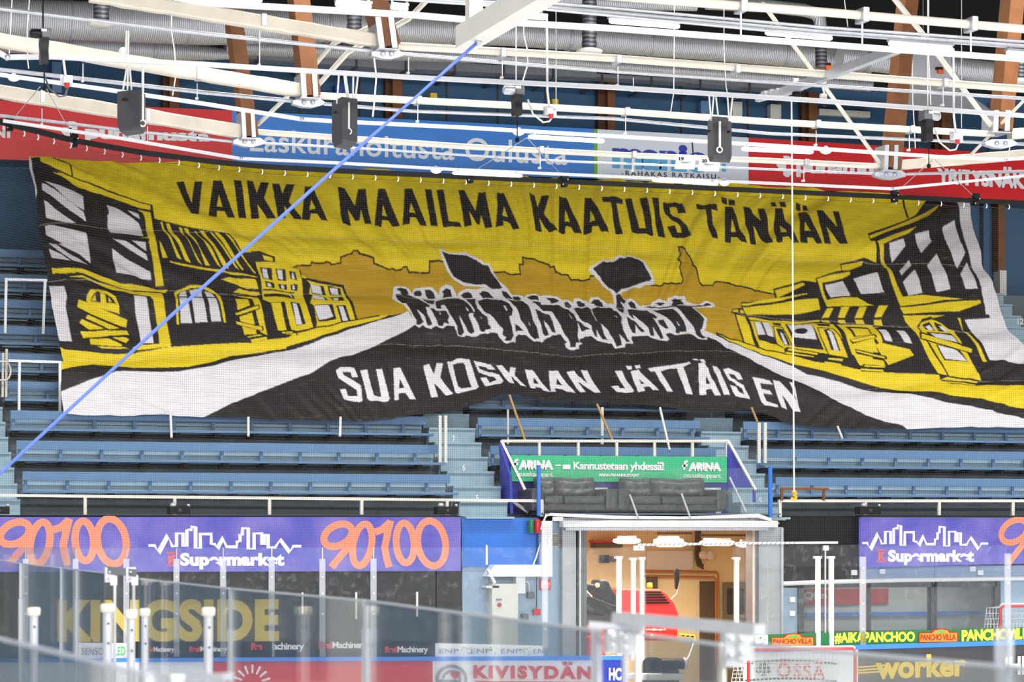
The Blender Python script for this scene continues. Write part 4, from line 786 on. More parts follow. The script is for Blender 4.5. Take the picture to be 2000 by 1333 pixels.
# wall on the right with its window openings
RX0, RX1 = PX(1527, WY), 34.0; wz0, wz1 = P(1750, 1238, WY).z, P(1750, 1138, WY).z; wx0, wx1 = PX(1557, WY), PX(1945, WY)
mb = MB(); mb.box((RX0, WY, wz1), (RX1, WY+.2, 2.62)); mb.box((RX0, WY, 0), (RX1, WY+.2, wz0)); mb.box((RX0, WY, wz0), (wx0, WY+.2, wz1)); mb.box((wx1, WY, wz0), (RX1, WY+.2, wz1))
wr = struct('wall_front', mb, 'grey_wall', 'grey-blue wall with windows under the right screen')
w = MB()
for a, b in ((1557, 1568), (1690, 1699), (1816, 1828), (1941, 1952)):
    w.box((PX(a, WY), WY-.05, wz0), (PX(b, WY), WY+.12, wz1))
w.box((wx0, WY-.05, wz1-.10), (wx1, WY+.12, wz1+.04)); w.box((wx0, WY-.05, wz0-.03), (wx1, WY+.12, wz0+.06))
win = struct('window_1', w, 'window_dark', 'dark framed window band under the right screen')
mb = MB(); mb.box((wx0, WY+.02, wz0), (wx1, WY+.032, wz1)); lab(obj('window_pane', mb, 'window_glass', win), 'reflecting pane')
# added room: red and blue panels imitate the rink reflected in the glass
mb = MB(); mb.box((wx0-.06, WY+1.5, 0), (wx1+.8, WY+1.6, 2.6)); mb.box((wx0-.06, WY+.2, 0), (wx0-.02, WY+1.5, 2.6)); mb.box((wx1+.7, WY+.2, 0), (wx1+.8, WY+1.5, 2.6)); struct('wall_added_booth', mb, 'cabinet_grey', 'wall of the added booth behind the window')
RY = WY+1.45
t = thing('reflection_panel', 'added red panel standing in for the rink boards reflected in the window', 'sign', P(1567, 1184, RY))
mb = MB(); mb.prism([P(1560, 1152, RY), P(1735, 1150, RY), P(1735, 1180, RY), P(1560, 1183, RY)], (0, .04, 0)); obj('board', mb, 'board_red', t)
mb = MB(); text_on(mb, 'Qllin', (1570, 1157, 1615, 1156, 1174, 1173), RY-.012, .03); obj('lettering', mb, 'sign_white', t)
mb = MB(); mb.prism([P(1560, 1198, RY), P(1950, 1194, RY), P(1950, 1202, RY), P(1560, 1206, RY)], (0, .04, 0)); tag(obj('reflection_strip', mb, 'cap_blue'), 'added blue strip standing in for the rink boards reflected in the window', 'trim')
area('booth_fill', (PX(1750, WY+.8), WY+.8, 2.5), 3, .4, 22)  # fill light added for the stand-in room behind the panes
# little things on the right wall
mb = MB(); mb.tube([P(1525, 1141, WY-.06), P(1600, 1138, WY-.06), P(1750, 1134, WY-.06), P(2040, 1130, WY-.06)], .045, 8); tag(obj('conduit', mb, 'white_paint'), 'white cable conduit above the dark windows', 'pipe')
for x, y, lb in ((1668, 1119, 'small white socket box, leftmost under the right screen'), (1723, 1117, 'small white socket box left of the middle under the right screen'), (1899, 1112, 'small white socket box, upper one near the right edge'), (1914, 1119, 'small white socket box, lower one near the right edge'), (1547, 1172, 'white switch on the wall left of the windows, upper one'), (1547, 1199, 'steel switch on the wall left of the windows, lower one')):
    mb = MB(); mb.box(P(x-4, y-5, WY-.06), P(x+4, y+5, WY), .008); tag(obj('socket_box', mb, 'white_paint'), lb, 'socket')
# left of the gate
mb = MB(); mb.prism([P(902, 1012, WY-.04), P(1058, 1012, WY-.04), P(1058, 1106, WY-.04), P(902, 1108, WY-.04)], (0, .04, 0)); struct('trim_1', mb, 'royal_blue', 'bright blue wall panel left of the gate')
mb = MB(); mb.box(P(1058, 1010, WY-.2), P(1079, 1127, WY-.2)+Vector((0, .2, 0))); mb.box(P(1058, 1010, WY-.2), P(1100, 1018, WY-.2)+Vector((0, .2, 0))); struct('trim_2', mb, 'white_paint', 'white post of the gate')
t = thing('shutter_box', 'white sloped canopy above the grey electric cabinet', 'canopy', P(1000, 1127, WY-.1))
mb = MB(); mb.prism([P(966, 1104, WY-.35), P(1058, 1104, WY-.35), P(1058, 1127, WY-.35), P(952, 1127, WY-.35)], (0, .34, 0)); obj('cover', mb, 'white_paint', t)
mb = MB(); mb.bar(P(952, 1112, WY-.3), P(966, 1140, WY-.3), .08, .05); mb.box(P(950, 1145, WY-.3), P(975, 1149, WY-.3)+Vector((0, .3, 0))); obj('bracket', mb, 'white_paint', t)
mb = MB(); mb.box(P(1008, 1127, WY-.2), P(1026, 1160, WY-.2)+Vector((0, .2, 0))); obj('leg', mb, 'white_paint', t)
t = thing('electric_cabinet', 'tall pale grey electric cabinet under the white canopy', 'cabinet', P(985, 1330, WY-.3))
mb = MB(); mb.box(P(961, 1141, WY-.3), (PX(1012, WY-.3), WY, .05), .01); obj('body', mb, 'cabinet_grey', t)
mb = MB(); mb.lathe(P(975, 1182, WY-.31), [(0, 0), (.04, 0), (.04, .03), (0, .04)], 12, (0, -1, 0)); obj('switch', mb, 'red_lamp', t)
mb = MB(); mb.box(P(969, 1170, WY-.305), P(980, 1174, WY-.3)); obj('label', mb, 'print_grey', t)
for x, lb, m in ((1037, 'green signal lamp left of the gate', 'green_lamp'), (1049.5, 'red signal lamp left of the gate', 'red_lamp')):
    t = thing('signal_lamp', lb, 'lamp', P(x, 1043, WY-.2))
    mb = MB(); mb.lathe(P(x, 1042, WY-.2), [(0, 0), (.055, 0), (.06, .03), (.06, .23), (.05, .26), (0, .26)], 14); obj('lens', mb, m, t)
    mb = MB(); mb.box(P(x-3, 1020, WY-.15), P(x+3, 1026, WY-.02)); obj('bracket', mb, 'black_paint', t)
t = thing('fire_sign', 'small red and white fire sign on the wall left of the gate', 'sign', P(1055, 1153, WY-.02))
mb = MB(); mb.box(P(1054, 1132, WY-.03), P(1076, 1153, WY-.03)+Vector((0, .02, 0))); obj('board', mb, 'red_paint', t)
mb = MB(); dpoly(mb, [(1057, 1135), (1066, 1135), (1060, 1150), (1057, 1150)], WY-.045); dline(mb, [(1069, 1136), (1067, 1149), (1073, 1138), (1072, 1150)], 1.2, WY-.045); obj('symbol', mb, 'sign_white', t)
t = thing('vent', 'round grey louvred vent beside the gate door', 'vent', P(1087, 1056, WY-.05))
mb = MB(); mb.lathe(P(1085, 1056, WY-.05), [(0, 0), (.14, 0), (.14, .06), (0, .06)], 24, (0, 1, 0)); obj('rim', mb, 'cabinet_grey', t)
for i in range(7):
    h = -.10+.033*i; r = math.sqrt(max(.0, .125**2-h*h)); c = P(1085, 1056, WY-.06)
    mb = MB(); mb.box((c.x-r, WY-.075, c.z+h-.006), (c.x+r, WY-.05, c.z+h+.006)); obj('louvre', mb, 'dark_steel', t)
for x, y, lb in ((1036, 1163, 'grey plug box on the wall, upper one beside the cabinet'), (1048, 1196, 'red plug box on the wall beside the cabinet'), (1025, 1206, 'dark plug box on the wall, lowest beside the cabinet')):
    mb = MB(); mb.box(P(x-5, y-6, WY-.1), P(x+5, y+6, WY), .015); tag(obj('plug_box', mb, 'red_lamp' if 'red' in lb else 'dark_steel'), lb, 'socket')
mb = MB(); mb.tube([P(1058, 1030, WY-.1), P(1056, 1060, WY-.1), P(1047, 1090, WY-.12), P(1038, 1112, WY-.38)], .015, 6); tag(obj('cable', mb, 'white_paint'), 'white cable hanging below the red signal lamp', 'cable')
mb = MB(); mb.tube([P(1049, 1043, WY-.1), P(1048, 1100, WY-.06), P(1048, 1190, WY-.06)], .008, 6); tag(obj('cable', mb, 'black_paint'), 'thin black cable from the signal lamps to the red plug box', 'cable')
mb = MB(); mb.tube([P(1027, 1136, WY-.05), P(1033, 1140, WY-.05), P(1034, 1158, WY-.05)], .012, 6); tag(obj('cable', mb, 'white_paint'), 'short white cable down to the grey plug box', 'cable')
# gate lintel and folding doors
t = thing('gate_lintel', 'white lintel of the gate with bundled cables on top', 'lintel', P(1300, 1033, WY-.2))
mb = MB(); mb.box(P(1100, 1017, WY-.3), P(1520, 1031, WY-.3)+Vector((0, .25, 0)), .015); obj('beam', mb, 'white_paint', t)
mb = MB(); mb.box(P(1080, 1012, WY-.12), P(1535, 1017, WY-.12)+Vector((0, .25, 0))); mb.box(P(1105, 1031, WY-.25), P(1500, 1037, WY-.25)+Vector((0, .2, 0))); obj('track', mb, 'galvanised', t)
for i in range(5):
    mb = MB(); mb.tube([P(1056, 1035, WY-.3), P(1066, 1010-i, WY-.3), P(1075+3*i, 1004+i, WY-.3-.02*i), P(1200, 1009+i, WY-.28), P(1330, 1011+i*.6, WY-.28), P(1420, 1008+i, WY-.28), P(1480, 1005+1.4*i, WY-.3), P(1506, 1014+i, WY-.3), P(1508, 1030, WY-.3)], .014, 6); obj('cable', mb, 'white_paint', t)
for x0, x1, m, lb, nm in ((1097, 1123, 'door_steel', 'grey folding leaf at the left jamb of the gate', 'door_1'), (1472, 1527, 'door_steel', 'grey folding leaf at the right jamb of the gate', 'door_2')):
    mb = MB(); mb.box((PX(x0, WY-.1), WY-.15, .02), (PX(x1, WY-.1), WY-.05, 3.4)); d = struct(nm, mb, m, lb)
    mb = MB(); e0, e1 = (x1, x1+16) if nm == 'door_1' else (x0-3, x0+2)
    mb.box((PX(e0, WY), WY-.2, .02), (PX(e1, WY), WY+.3, 3.38)); obj('edge_strip', mb, 'dark_steel', d)
    mb = MB(); e0, e1 = (x1+1, x1+4) if nm == 'door_1' else (x1-10, x1-6)
    mb.box((PX(e0, WY), WY-.22, .02), (PX(e1, WY), WY-.2, 3.38)); obj('seal', mb, 'alu', d)
GYB = 52.0; gx0, gx1 = PX(1120, WY), PX(1480, WY)
mb = MB(); mb.box((gx0-1, GYB, 0), (gx1+3.2, GYB+.1, 3.45)); struct('wall_garage_back', mb, 'garage_wall', 'cream back wall of the garage')
mb = MB(); mb.box((gx0-.15, WY+.1, 0), (gx0-.05, GYB, 3.45)); struct('wall_garage_left', mb, 'garage_wall')
mb = MB(); mb.box((gx1+2.9, WY+1.7, 0), (gx1+3, GYB, 3.45)); struct('wall_garage_right', mb, 'garage_wall')
mb = MB(); mb.box((gx0-.15, WY+.1, 3.45), (gx1+3, GYB, 3.5)); struct('ceiling_garage', mb, 'garage_wall')
mb = MB(); mb.box((gx0-.15, WY, -.05), (gx1+3, GYB, 0.01)); struct('floor_garage', mb, 'concrete')
for i, (x0, x1, y, Y) in enumerate(((1198, 1250, 1057, 49.2), (1277, 1334, 1057, 49.2), (1277, 1340, 1063, 48.4), (1367, 1434, 1061, 48.6), (1438, 1472, 1064, 48.3))):
    names = ('first from the left', 'second from the left, rear', 'second from the left, front', 'fourth from the left', 'rightmost')
    t = thing('garage_lamp', 'glowing white fluorescent fitting in the garage, '+names[i], 'lamp', P(x0, y, Y), 'fluorescent fittings in the garage')
    a, b = P(x0, y, Y), P(x1, y, Y)
    mb = MB(); mb.tube([a, a+Vector((.12, 0, 0)), b-Vector((.12, 0, 0)), b], [.03, .065, .065, .03], 10); obj('diffuser', mb, 'warm_glow', t)
    mb = MB(); mb.box((a.x+.1, Y-.05, a.z+.05), (b.x-.1, Y+.05, a.z+.1)); obj('housing', mb, 'cabinet_grey', t)
area('garage_light', ((gx0+gx1)/2+.4, 47.9, 3.36), 2.6, 1.6, 450, (1, .91, .74))
GB = GYB-.03
def gbox(name, x0, x1, ya, yb, m, label, cat, Y=GB, th=.1, bev=.01):
    mb = MB(); mb.box(P(x0, ya, Y)+Vector((0, -th, 0)), P(x1, yb, Y), bev); return tag(obj(name, mb, m), label, cat)
gbox('monitor', 1170, 1187, 1085, 1100, 'black_paint', 'small black monitor on the garage wall', 'screen')
gbox('control_box', 1191, 1206, 1087, 1098, 'dark_steel', 'dark control box right of the small monitor', 'box')
gbox('heater', 1153, 1207, 1061, 1071, 'garage_dark', 'long dark heater under the garage ceiling', 'heater', th=.3)
gbox('heater_bar', 1150, 1215, 1056, 1060, 'red_paint', 'red bar above the dark garage heater', 'bar', th=.32)
gbox('wall_panel', 1262, 1352, 1076, 1114, 'cabinet_grey', 'riveted grey-yellow panel on the garage wall', 'panel', th=.06)
gbox('garage_door', 1366, 1398, 1136, 1330, 'garage_dark', 'dark brown door at the back of the garage', 'door', th=.05)
gbox('garage_door', 1411, 1466, 1138, 1330, 'olive_door', 'olive grey door with a dark pane at the right of the garage', 'door', th=.05)
gbox('window_hatch', 1420, 1452, 1150, 1200, 'charcoal', 'dark pane of the olive grey garage door', 'hatch', Y=GB-.06, th=.02)
gbox('shelf', 1262, 1280, 1125, 1150, 'garage_dark', 'small dark locker behind the red machine', 'locker', th=.15)
t = thing('pipe_run', 'copper pipes along the garage wall turning down beside the dark door', 'pipe', P(1265, 1115, GB-.1))
for k, (a, b, c) in enumerate(((1115, 1403, 1300), (1125, 1398, 1300))):
    mb = MB(); mb.tube([P(1255, a, GB-.15), P(b-3, a+3, GB-.15), P(b, a+6, GB-.15), P(b, c, GB-.15)], .022, 8); obj('pipe', mb, 'copper', t)
t = thing('pipe_bundle', 'dark bundled conduits curving down the garage wall', 'pipe', P(1360, 1040, GB-.1))
for k in range(4):
    mb = MB(); mb.tube([P(1359+3*k, 1036, GB-.1), P(1358+3*k, 1090, GB-.1), P(1362+3*k, 1105, GB-.1), P(1374, 1112-3*k, GB-.1)], .018, 6); obj('pipe', mb, 'garage_dark', t)
for x, lb in ((1374, 'round white loudspeaker on the garage pipes, left one'), (1388, 'round white loudspeaker on the garage pipes, right one')):
    mb = MB(); mb.lathe(P(x, 1085, GB-.35), [(0, 0), (.09, .01), (.10, .04), (.07, .12), (.04, .2), (0, .2)], 18, (.25, 1, 0)); tag(obj('wall_speaker', mb, 'cream_pipe'), lb, 'speaker')
for k, (y, x0, x1) in enumerate(((1042, 1290, 1352), (1046, 1373, 1466))):
    mb = MB(); mb.box(P(x0, y-2, 50), P(x1, y+2, 50)+Vector((0, .2, 0))); tag(obj('cable_tray', mb, 'garage_dark'), ('brown cable tray under the garage ceiling left of the conduits', 'brown cable tray under the garage ceiling right of the conduits')[k], 'tray')
# ---------------------------------------------------------------- ice resurfacer
RYm = 48.0
t = thing('ice_resurfacer', 'red ice resurfacing machine parked in the gate', 'vehicle', P(1240, 1400, RYm))
def mprism(name, pts, m, Y0=RYm, d=1.5, par=None):
    mb = MB(); mb.prism([P(x, y, Y0) for x, y in pts], (0, d, 0))
    bm_ = obj(name, mb, m, par or t); 
    md = bm_.modifiers.new('bevel', 'BEVEL'); md.width = .035; md.segments = 2; return bm_
mprism('engine_cover', [(1203, 1150), (1290, 1152), (1303, 1161), (1318, 1180), (1326, 1200), (1326, 1214), (1203, 1214)], 'red_paint')
mprism('tank', [(1150, 1203), (1327, 1212), (1323, 1252), (1150, 1252)], 'machine_red', RYm+.03)
mprism('conditioner', [(1125, 1244), (1183, 1244), (1183, 1330), (1125, 1330)], 'red_paint', RYm-.5, .5)
mprism('hood', [(1163, 1162), (1168, 1146), (1172, 1134), (1184, 1133), (1189, 1136), (1195, 1150), (1205, 1166), (1206, 1186), (1163, 1170)], 'hood_black', RYm-.15, .5)
mprism('fender', [(1139, 1147), (1150, 1141), (1162, 1142), (1166, 1147), (1160, 1154), (1150, 1158), (1142, 1152)], 'hood_black', RYm-.2, .12)
mprism('dashboard', [(1142, 1160), (1206, 1184), (1214, 1196), (1180, 1204), (1142, 1196)], 'hood_black', RYm-.22, .12)
mprism('seat_base', [(1142, 1190), (1206, 1196), (1200, 1228), (1142, 1222)], 'charcoal', RYm-.1, .8)
mb = MB(); mb.tube([P(1141, 1150, RYm-.3), P(1150, 1160, RYm-.3), P(1156, 1166, RYm-.3)], .015, 6); obj('lever', mb, 'cream_pipe', t)
mb = MB(); mb.lathe(P(1166, 1144, RYm-.17), [(0, 0), (.05, 0), (.05, .03), (0, .04)], 16, (0, -1, 0)); obj('head_lamp', mb, 'garage_wall', t)
mprism('cross_rail', [(1172, 1316), (1338, 1316), (1338, 1330), (1172, 1330)], 'alu', RYm-.6, .15)
for k in range(5):
    mb = MB(); y = 1156+5.2*k; mb.box(P(1260, y, RYm-.02), P(1291+4*k, y+2.6, RYm+.01)); obj('louvre', mb, 'black_paint', t)
mb = MB(); mb.lathe(P(1269, 1150, RYm+.3), [(0, 0), (.06, 0), (.06, .06), (.05, .11), (0, .12)], 14); obj('beacon', mb, 'beacon', t)
mb = MB(); mb.tube([P(1310, 1172, RYm), P(1322, 1160, RYm-.05), P(1325, 1148, RYm-.05), P(1326, 1122, RYm-.05)], .012, 6); ar = obj('mirror_arm', mb, 'steel', t)
mb = MB(); mb.prism([P(x, y, RYm-.1) for x, y in ((1318, 1118), (1321, 1111), (1327, 1114), (1327, 1135), (1323, 1152), (1320, 1150))], (0, .06, 0)); obj('mirror', mb, 'black_paint', ar)
mb = MB(); a, b = P(1290, 1297, RYm-.5), P(1334, 1297, RYm-.5); mb.tube([a, b], .11, 16); obj('roller', mb, 'hood_black', t)
mb = MB(); mb.lathe(b, [(0, 0), (.13, 0), (.13, .05), (0, .05)], 16, (1, 0, 0)); obj('roller_cap', mb, 'steel', t)
mb = MB(); mb.tube([P(1326, 1240, RYm), P(1356, 1243, RYm), P(1357, 1252, RYm)], .022, 8); obj('guard_bar', mb, 'hazard_yellow', t)
mb = MB()
for x in (1332, 1341, 1350): mb.tube([P(x, 1240.6+.1*(x-1326), RYm), P(x+4, 1241+.1*(x-1326), RYm)], .024, 8)
obj('guard_stripe', mb, 'black_paint', t)
mb = MB(); mb.tube([P(1357, 1252, RYm), P(1345, 1285, RYm-.1), P(1336, 1296, RYm-.2)], .025, 8); obj('hydraulic_strut', mb, 'steel', t)
mb = MB(); text_on(mb, 'info@engo.fi', (1262, 1228, 1300, 1228, 1233, 1233), RYm+.015, .02); dline(mb, [(1262, 1220), (1285, 1220)], 2, RYm+.015); obj('lettering', mb, 'sign_white', t)
mb = MB(); mb.lathe(P(1273, 1244, RYm+.02), [(0, 0), (.05, 0), (.05, .01), (0, .01)], 16, (0, -1, 0)); obj('emblem', mb, 'yellow_print', t)
mb = MB(); mb.box(P(1141, 1222, RYm-.1), P(1150, 1232, RYm+.1)); obj('tail_lamp', mb, 'orange_body', t)
for dx in (-.9, .75):
    for dy in (.3, 1.1):
        c = P(1235, 1400, RYm); mb = MB(); mb.lathe((c.x+dx, RYm+dy, .36), [(0, 0), (.34, 0), (.36, .04), (.36, .22), (.34, .26), (0, .26)], 20, (1, 0, 0)); obj('wheel', mb, 'black_paint', t)
# ---------------------------------------------------------------- roof steel
YA, YB_, YC, YD = 39.0, 35.0, 31.4, 27.6
def px_tube(pts, Y, rpx, n=10):
    pts = ext(pts); mb = MB(); r = rpx/SCL(pts[0][0], Y if not isinstance(Y, (list, tuple)) else Y[0])
    mb.tube([P(x, y, Y[i] if isinstance(Y, (list, tuple)) else Y) for i, (x, y) in enumerate(pts)], r, n); return mb
def sleeve(pts, Y, hpx):
    """fabric wrapped beam: slightly lumpy square tube"""
    pts = ext(pts); mb = MB(); rnd = random.Random(int(pts[0][1]*7+Y)); n = 26; ring = []
    for i in range(n+1):
        f = i/n; x = pts[0][0]+(pts[1][0]-pts[0][0])*f; y = pts[0][1]+(pts[1][1]-pts[0][1])*f
        h = (hpx[0]+(hpx[1]-hpx[0])*f)/SCL(x, Y); c = P(x, y, Y); a = h/2*(1+.05*rnd.uniform(-1, 1)); b = h*.5*(1+.06*rnd.uniform(-1, 1))
        prof = [(-1, -.75), (-.75, -1), (.75, -1), (1, -.75), (1, .75), (.75, 1), (-.75, 1), (-1, .75)]
        ring.append([c+Vector((0, p*b, q*a+.006*rnd.uniform(-1, 1))) for p, q in prof])
    vs = [v for r in ring for v in r]; fs = [(i*8+j, i*8+(j+1) % 8, (i+1)*8+(j+1) % 8, (i+1)*8+j) for i in range(n) for j in range(8)]
    mb.add(vs, fs); mb.add(ring[0], [list(range(8))]); mb.add(ring[-1], [list(range(8))]); return mb
def timber(t, top, bot, wpx, Y, dark=10):
    """leaning glulam leg: top (x,y), bottom (x,y), visible width"""
    a, b = P(*top, Y), P(*bot, Y); s = SCL(bot[0], Y); w = wpx/s
    mb = MB(); mb.bar(a, b, .34, w, (1, 0, 0)); return obj('timber_leg', mb, 'wood', t)
def clevis(t, x, y, Y, ptop):
    """steel side plates on the leg foot, a cross plate and the pinned joint (x,y = pin)"""
    s = SCL(x, Y); (tx0, ty), (bx0, by), wd = ptop; pw = wd*.30
    for k in (0, 1):
        o = 0 if k == 0 else wd-pw
        mb = MB(); mb.prism([P(tx0+o, ty, Y-.19), P(tx0+o+pw, ty, Y-.19), P(bx0+o+pw, by, Y-.19), P(bx0+o, by, Y-.19)], (0, .38, 0)); obj('side_plate', mb, 'galvanised', t)
    mb = MB(); mb.box(P(bx0-2, by, Y-.22), P(bx0+wd+3, by+4, Y-.22)+Vector((0, .44, 0))); obj('foot_plate', mb, 'galvanised', t)
    mb = MB(); mb.prism([P(x+a, y+b, Y-.06) for a, b in ((-30, -3), (-18, -8), (22, -8), (32, -1), (30, 4), (8, 10), (-10, 9), (-30, 3))], (0, .12, 0)); j = obj('joint_plate', mb, 'alu', t)
    for dx in (-8, 9):
        mb = MB(); mb.lathe(P(x+dx, y, Y-.065), [(0, 0), (.035, 0), (.035, .012), (.02, .02), (0, .02)], 14, (0, -1, 0)); obj('pin', mb, 'galvanised', j)
def truss(label, Y, legs, clev, sleeves, chords, ties, clips):
    t = thing('roof_truss', label, 'roof truss', P(clev[0][0], clev[0][1], Y), 'roof trusses')
    for l in legs: timber(t, *l, Y)
    for c in clev: clevis(t, c[0], c[1], Y, c[2])
    for a, b, h in sleeves: obj('wrapped_chord', sleeve((a, b), Y, h), 'cream_wrap', t)
    for pts, r in chords: obj('chord_pipe', px_tube(pts, Y, r, 12), 'cream_pipe', t)
    for pts, r in ties: obj('tie_rod', px_tube(pts, Y+.05, r), 'galvanised', t)
    for x, y, h in clips:
        mb = MB(); s = SCL(x, Y); c = P(x, y, Y); mb.box(c+Vector((-.035, -.11, -h*.44/s)), c+Vector((.035, .11, h*.44/s)), .01); obj('clip', mb, 'alu', t)
    return t
truss('farthest roof truss, its pinned foot over the joint of the red and blue panels', YA,
      [((447, -30), (487, 268), 27), ((1776, -30), (1739, 331), 28)],
      [(486, 277, ((471, 218), (474, 268), 26)), (1739, 341, ((1729, 283), (1727, 331), 26))],
      [((-30, 174), (470, 258), (25, 26)), ((1752, 323), (2040, 299), (19, 22))],
      [([(502, 258), (900, 286), (1240, 304), (1500, 314), (1718, 325)], 6)],
      [([(-30, 221), (0, 226), (240, 254), (458, 277)], 3.4), ([(516, 280), (700, 290), (900, 303), (1120, 316), (1500, 331), (1708, 340)], 2.6), ([(1770, 340), (2040, 334)], 3)],
      [(82, 190, 28), (288, 226, 28), (1055, 294, 16), (1236, 303, 15), (1572, 318, 14)])
truss('middle roof truss, its pinned foot beside the middle hanging speaker', YB_,
      [((580, -30), (605, 189), 33), ((1980, -30), (1954, 256), 30)],
      [(602, 200, ((587, 143), (590, 189), 32)), (1955, 280, ((1942, 215), (1940, 256), 32))],
      [((-30, 74), (587, 177), (27, 26)), ((1972, 263), (2040, 257), (20, 22))],
      [([(622, 187), (800, 196), (1000, 206), (1200, 217), (1500, 238), (1940, 262)], 7)],
      [([(-30, 132), (0, 136), (400, 181), (578, 198)], 4.2), ([(632, 203), (800, 217), (1200, 232), (1500, 261), (1930, 279)], 3.4), ([(1985, 281), (2040, 284)], 3.4)],
      [(387, 144, 30), (816, 197, 17), (1222, 219, 17), (1594, 243, 16), (1778, 254, 16)])
truss('nearest roof truss with its pinned foot left of the white crane beam', YC,
      [((722, -30), (758, 93), 38)],
      [(756, 105, ((733, 33), (741, 93), 36))],
      [((175, -10), (737, 80), (27, 26))],
      [([(776, 90), (1000, 102), (1200, 114), (1600, 144), (2040, 177)], 8)],
      [([(-30, 13), (0, 17), (400, 66), (728, 100)], 4.2), ([(786, 105), (1000, 124), (1200, 140), (1600, 167), (2040, 195)], 3.6)],
      [(513, 41, 28), (980, 104, 20), (1205, 117, 18), (1437, 136, 18), (1842, 163, 18)])
t = thing('roof_pipe', 'thick cream chord pipe crossing the top right corner', 'pipe', P(1600, 23, YD))
obj('pipe', px_tube([(1120, -14), (1330, 3), (1600, 23), (2040, 60)], YD, 9, 12), 'cream_pipe', t)
for x in (1447, 1684, 1896):
    mb = MB(); c = P(x, 23+(x-1600)*.0835, YD); mb.box(c+Vector((-.04, -.12, -.09)), c+Vector((.04, .12, .08)), .01); obj('clip', mb, 'alu', t)
    mb = MB(); mb.tube([c, P(x, 72+(x-1446)*.075, YD)], .012, 6); obj('hanger', mb, 'white_paint', t)
t = thing('roof_rail', 'pair of grey rails carrying the upper row of glowing lights', 'rail', P(1600, 60, YD))
for dy in (0, 7, 12):
    obj('rail', px_tube([(780, -18+dy), (1000, 0+dy), (1200, 16+dy), (1600, 53+dy), (2040, 84+dy)], YD+.1+.05*dy, 3.2), 'galvanised', t)
obj('lamp_channel', px_tube([(700, -6), (1060, 18), (1600, 70)], YD, 2.5), 'alu', t)
# diagonal pipes between the trusses
for pts, Y, r, lb in (([(504, 243), (560, 190), (614, 128), (650, 86), (728, 50)], (YA, YA-1, YA-2, YA-2.8, YB_), 4.2, 'thin cream diagonal pipe rising from the farthest clamp'),
                      ([(616, 172), (680, 102), (798, 37), (838, -4)], (YB_, YB_-1, YC+.5, YC), 5, 'cream diagonal pipe rising from the middle clamp'),
                      ([(1742, -8), (1800, 64), (1868, 156), (1940, 252)], (YC, YC+1.2, YC+2.4, YB_), 5.5, 'cream diagonal pipe falling to the right clamp of the middle truss'),
                      ([(1490, 8), (1550, 89), (1614, 174), (1719, 320)], (YB_, YB_+1.2, YB_+2.4, YA), 4.5, 'cream diagonal pipe falling to the right clamp of the farthest truss'),
                      ([(2010, 186), (1897, 302)], (YB_-1, YB_+.8), 3.2, 'thin white diagonal pipe at the right edge')):
    mb = MB(); r_ = r/SCL(pts[0][0], Y[0]); mb.tube([P(x, y, Y[i]) for i, (x, y) in enumerate(pts)], r_, 10); tag(obj('brace_pipe', mb, 'cream_pipe'), lb, 'pipe')
# white lighting rails
def rail(label, pts, Y, h, hang, joints=()):
    pts = ext(pts); t = thing('lighting_rail', label, 'rail', P(*pts[0], Y)); mb = MB(); w = h/SCL(pts[0][0], Y)
    for i in range(len(pts)-1): mb.bar(P(*pts[i], Y), P(*pts[i+1], Y), .07, w, (0, 0, 1))
    obj('rail', mb, 'white_paint', t)
    for x, a, b in hang:
        mb = MB(); mb.tube([P(x, a, Y), P(x, b, Y)], .007, 6); mb.box(P(x-2.4, b-4, Y), P(x+2.4, b, Y)+Vector((0, .05, 0))); obj('hanger', mb, 'white_paint', t)
    for x, y in joints:
        mb = MB(); c = P(x, y, Y); mb.lathe(c, [(0, -.05), (w*.62, -.05), (w*.62, .05), (0, .05)], 12, (0, 1, 0)); obj('joint', mb, 'alu', t)
    return t
rail('topmost white lighting rail running behind the white crane beam', [(340, -6), (400, 6), (800, 29), (930, 40), (1200, 56), (1600, 86), (2040, 119)], 27.6, 11, [])
rail('white lighting rail with a kink in the top left corner', [(-20, 94), (14, 112), (100, 111), (400, 126), (800, 151), (1000, 161), (1200, 171), (1600, 197), (2040, 229)], 31.4, 9,
     [(507, 60, 128), (798, 112, 144), (981, 118, 153), (1237, 152, 178), (1207, 130, 168), (1842, 170, 207)], [(14, 112)])
rail('white lighting rail passing behind the left hanging speaker', [(-20, 142), (0, 146), (200, 174), (400, 203), (588, 233), (650, 237), (900, 249), (1500, 284), (1840, 307), (1960, 312), (2040, 306)], 35.0, 7,
     [(162, 124, 160), (385, 163, 194), (816, 206, 239), (1222, 228, 263), (1594, 255, 285), (1776, 264, 295)], [(588, 233), (1962, 312)])
rail('lowest white lighting rail just above the black net rail', [(6, 236), (100, 250), (240, 271), (350, 290), (470, 310), (650, 318), (900, 332), (1500, 358), (1741, 369), (2040, 340)], 39.0, 5.5,
     [(82, 212, 245), (288, 247, 282), (1055, 300, 330), (1236, 308, 336), (1570, 322, 355)], [(470, 310), (1741, 369)])
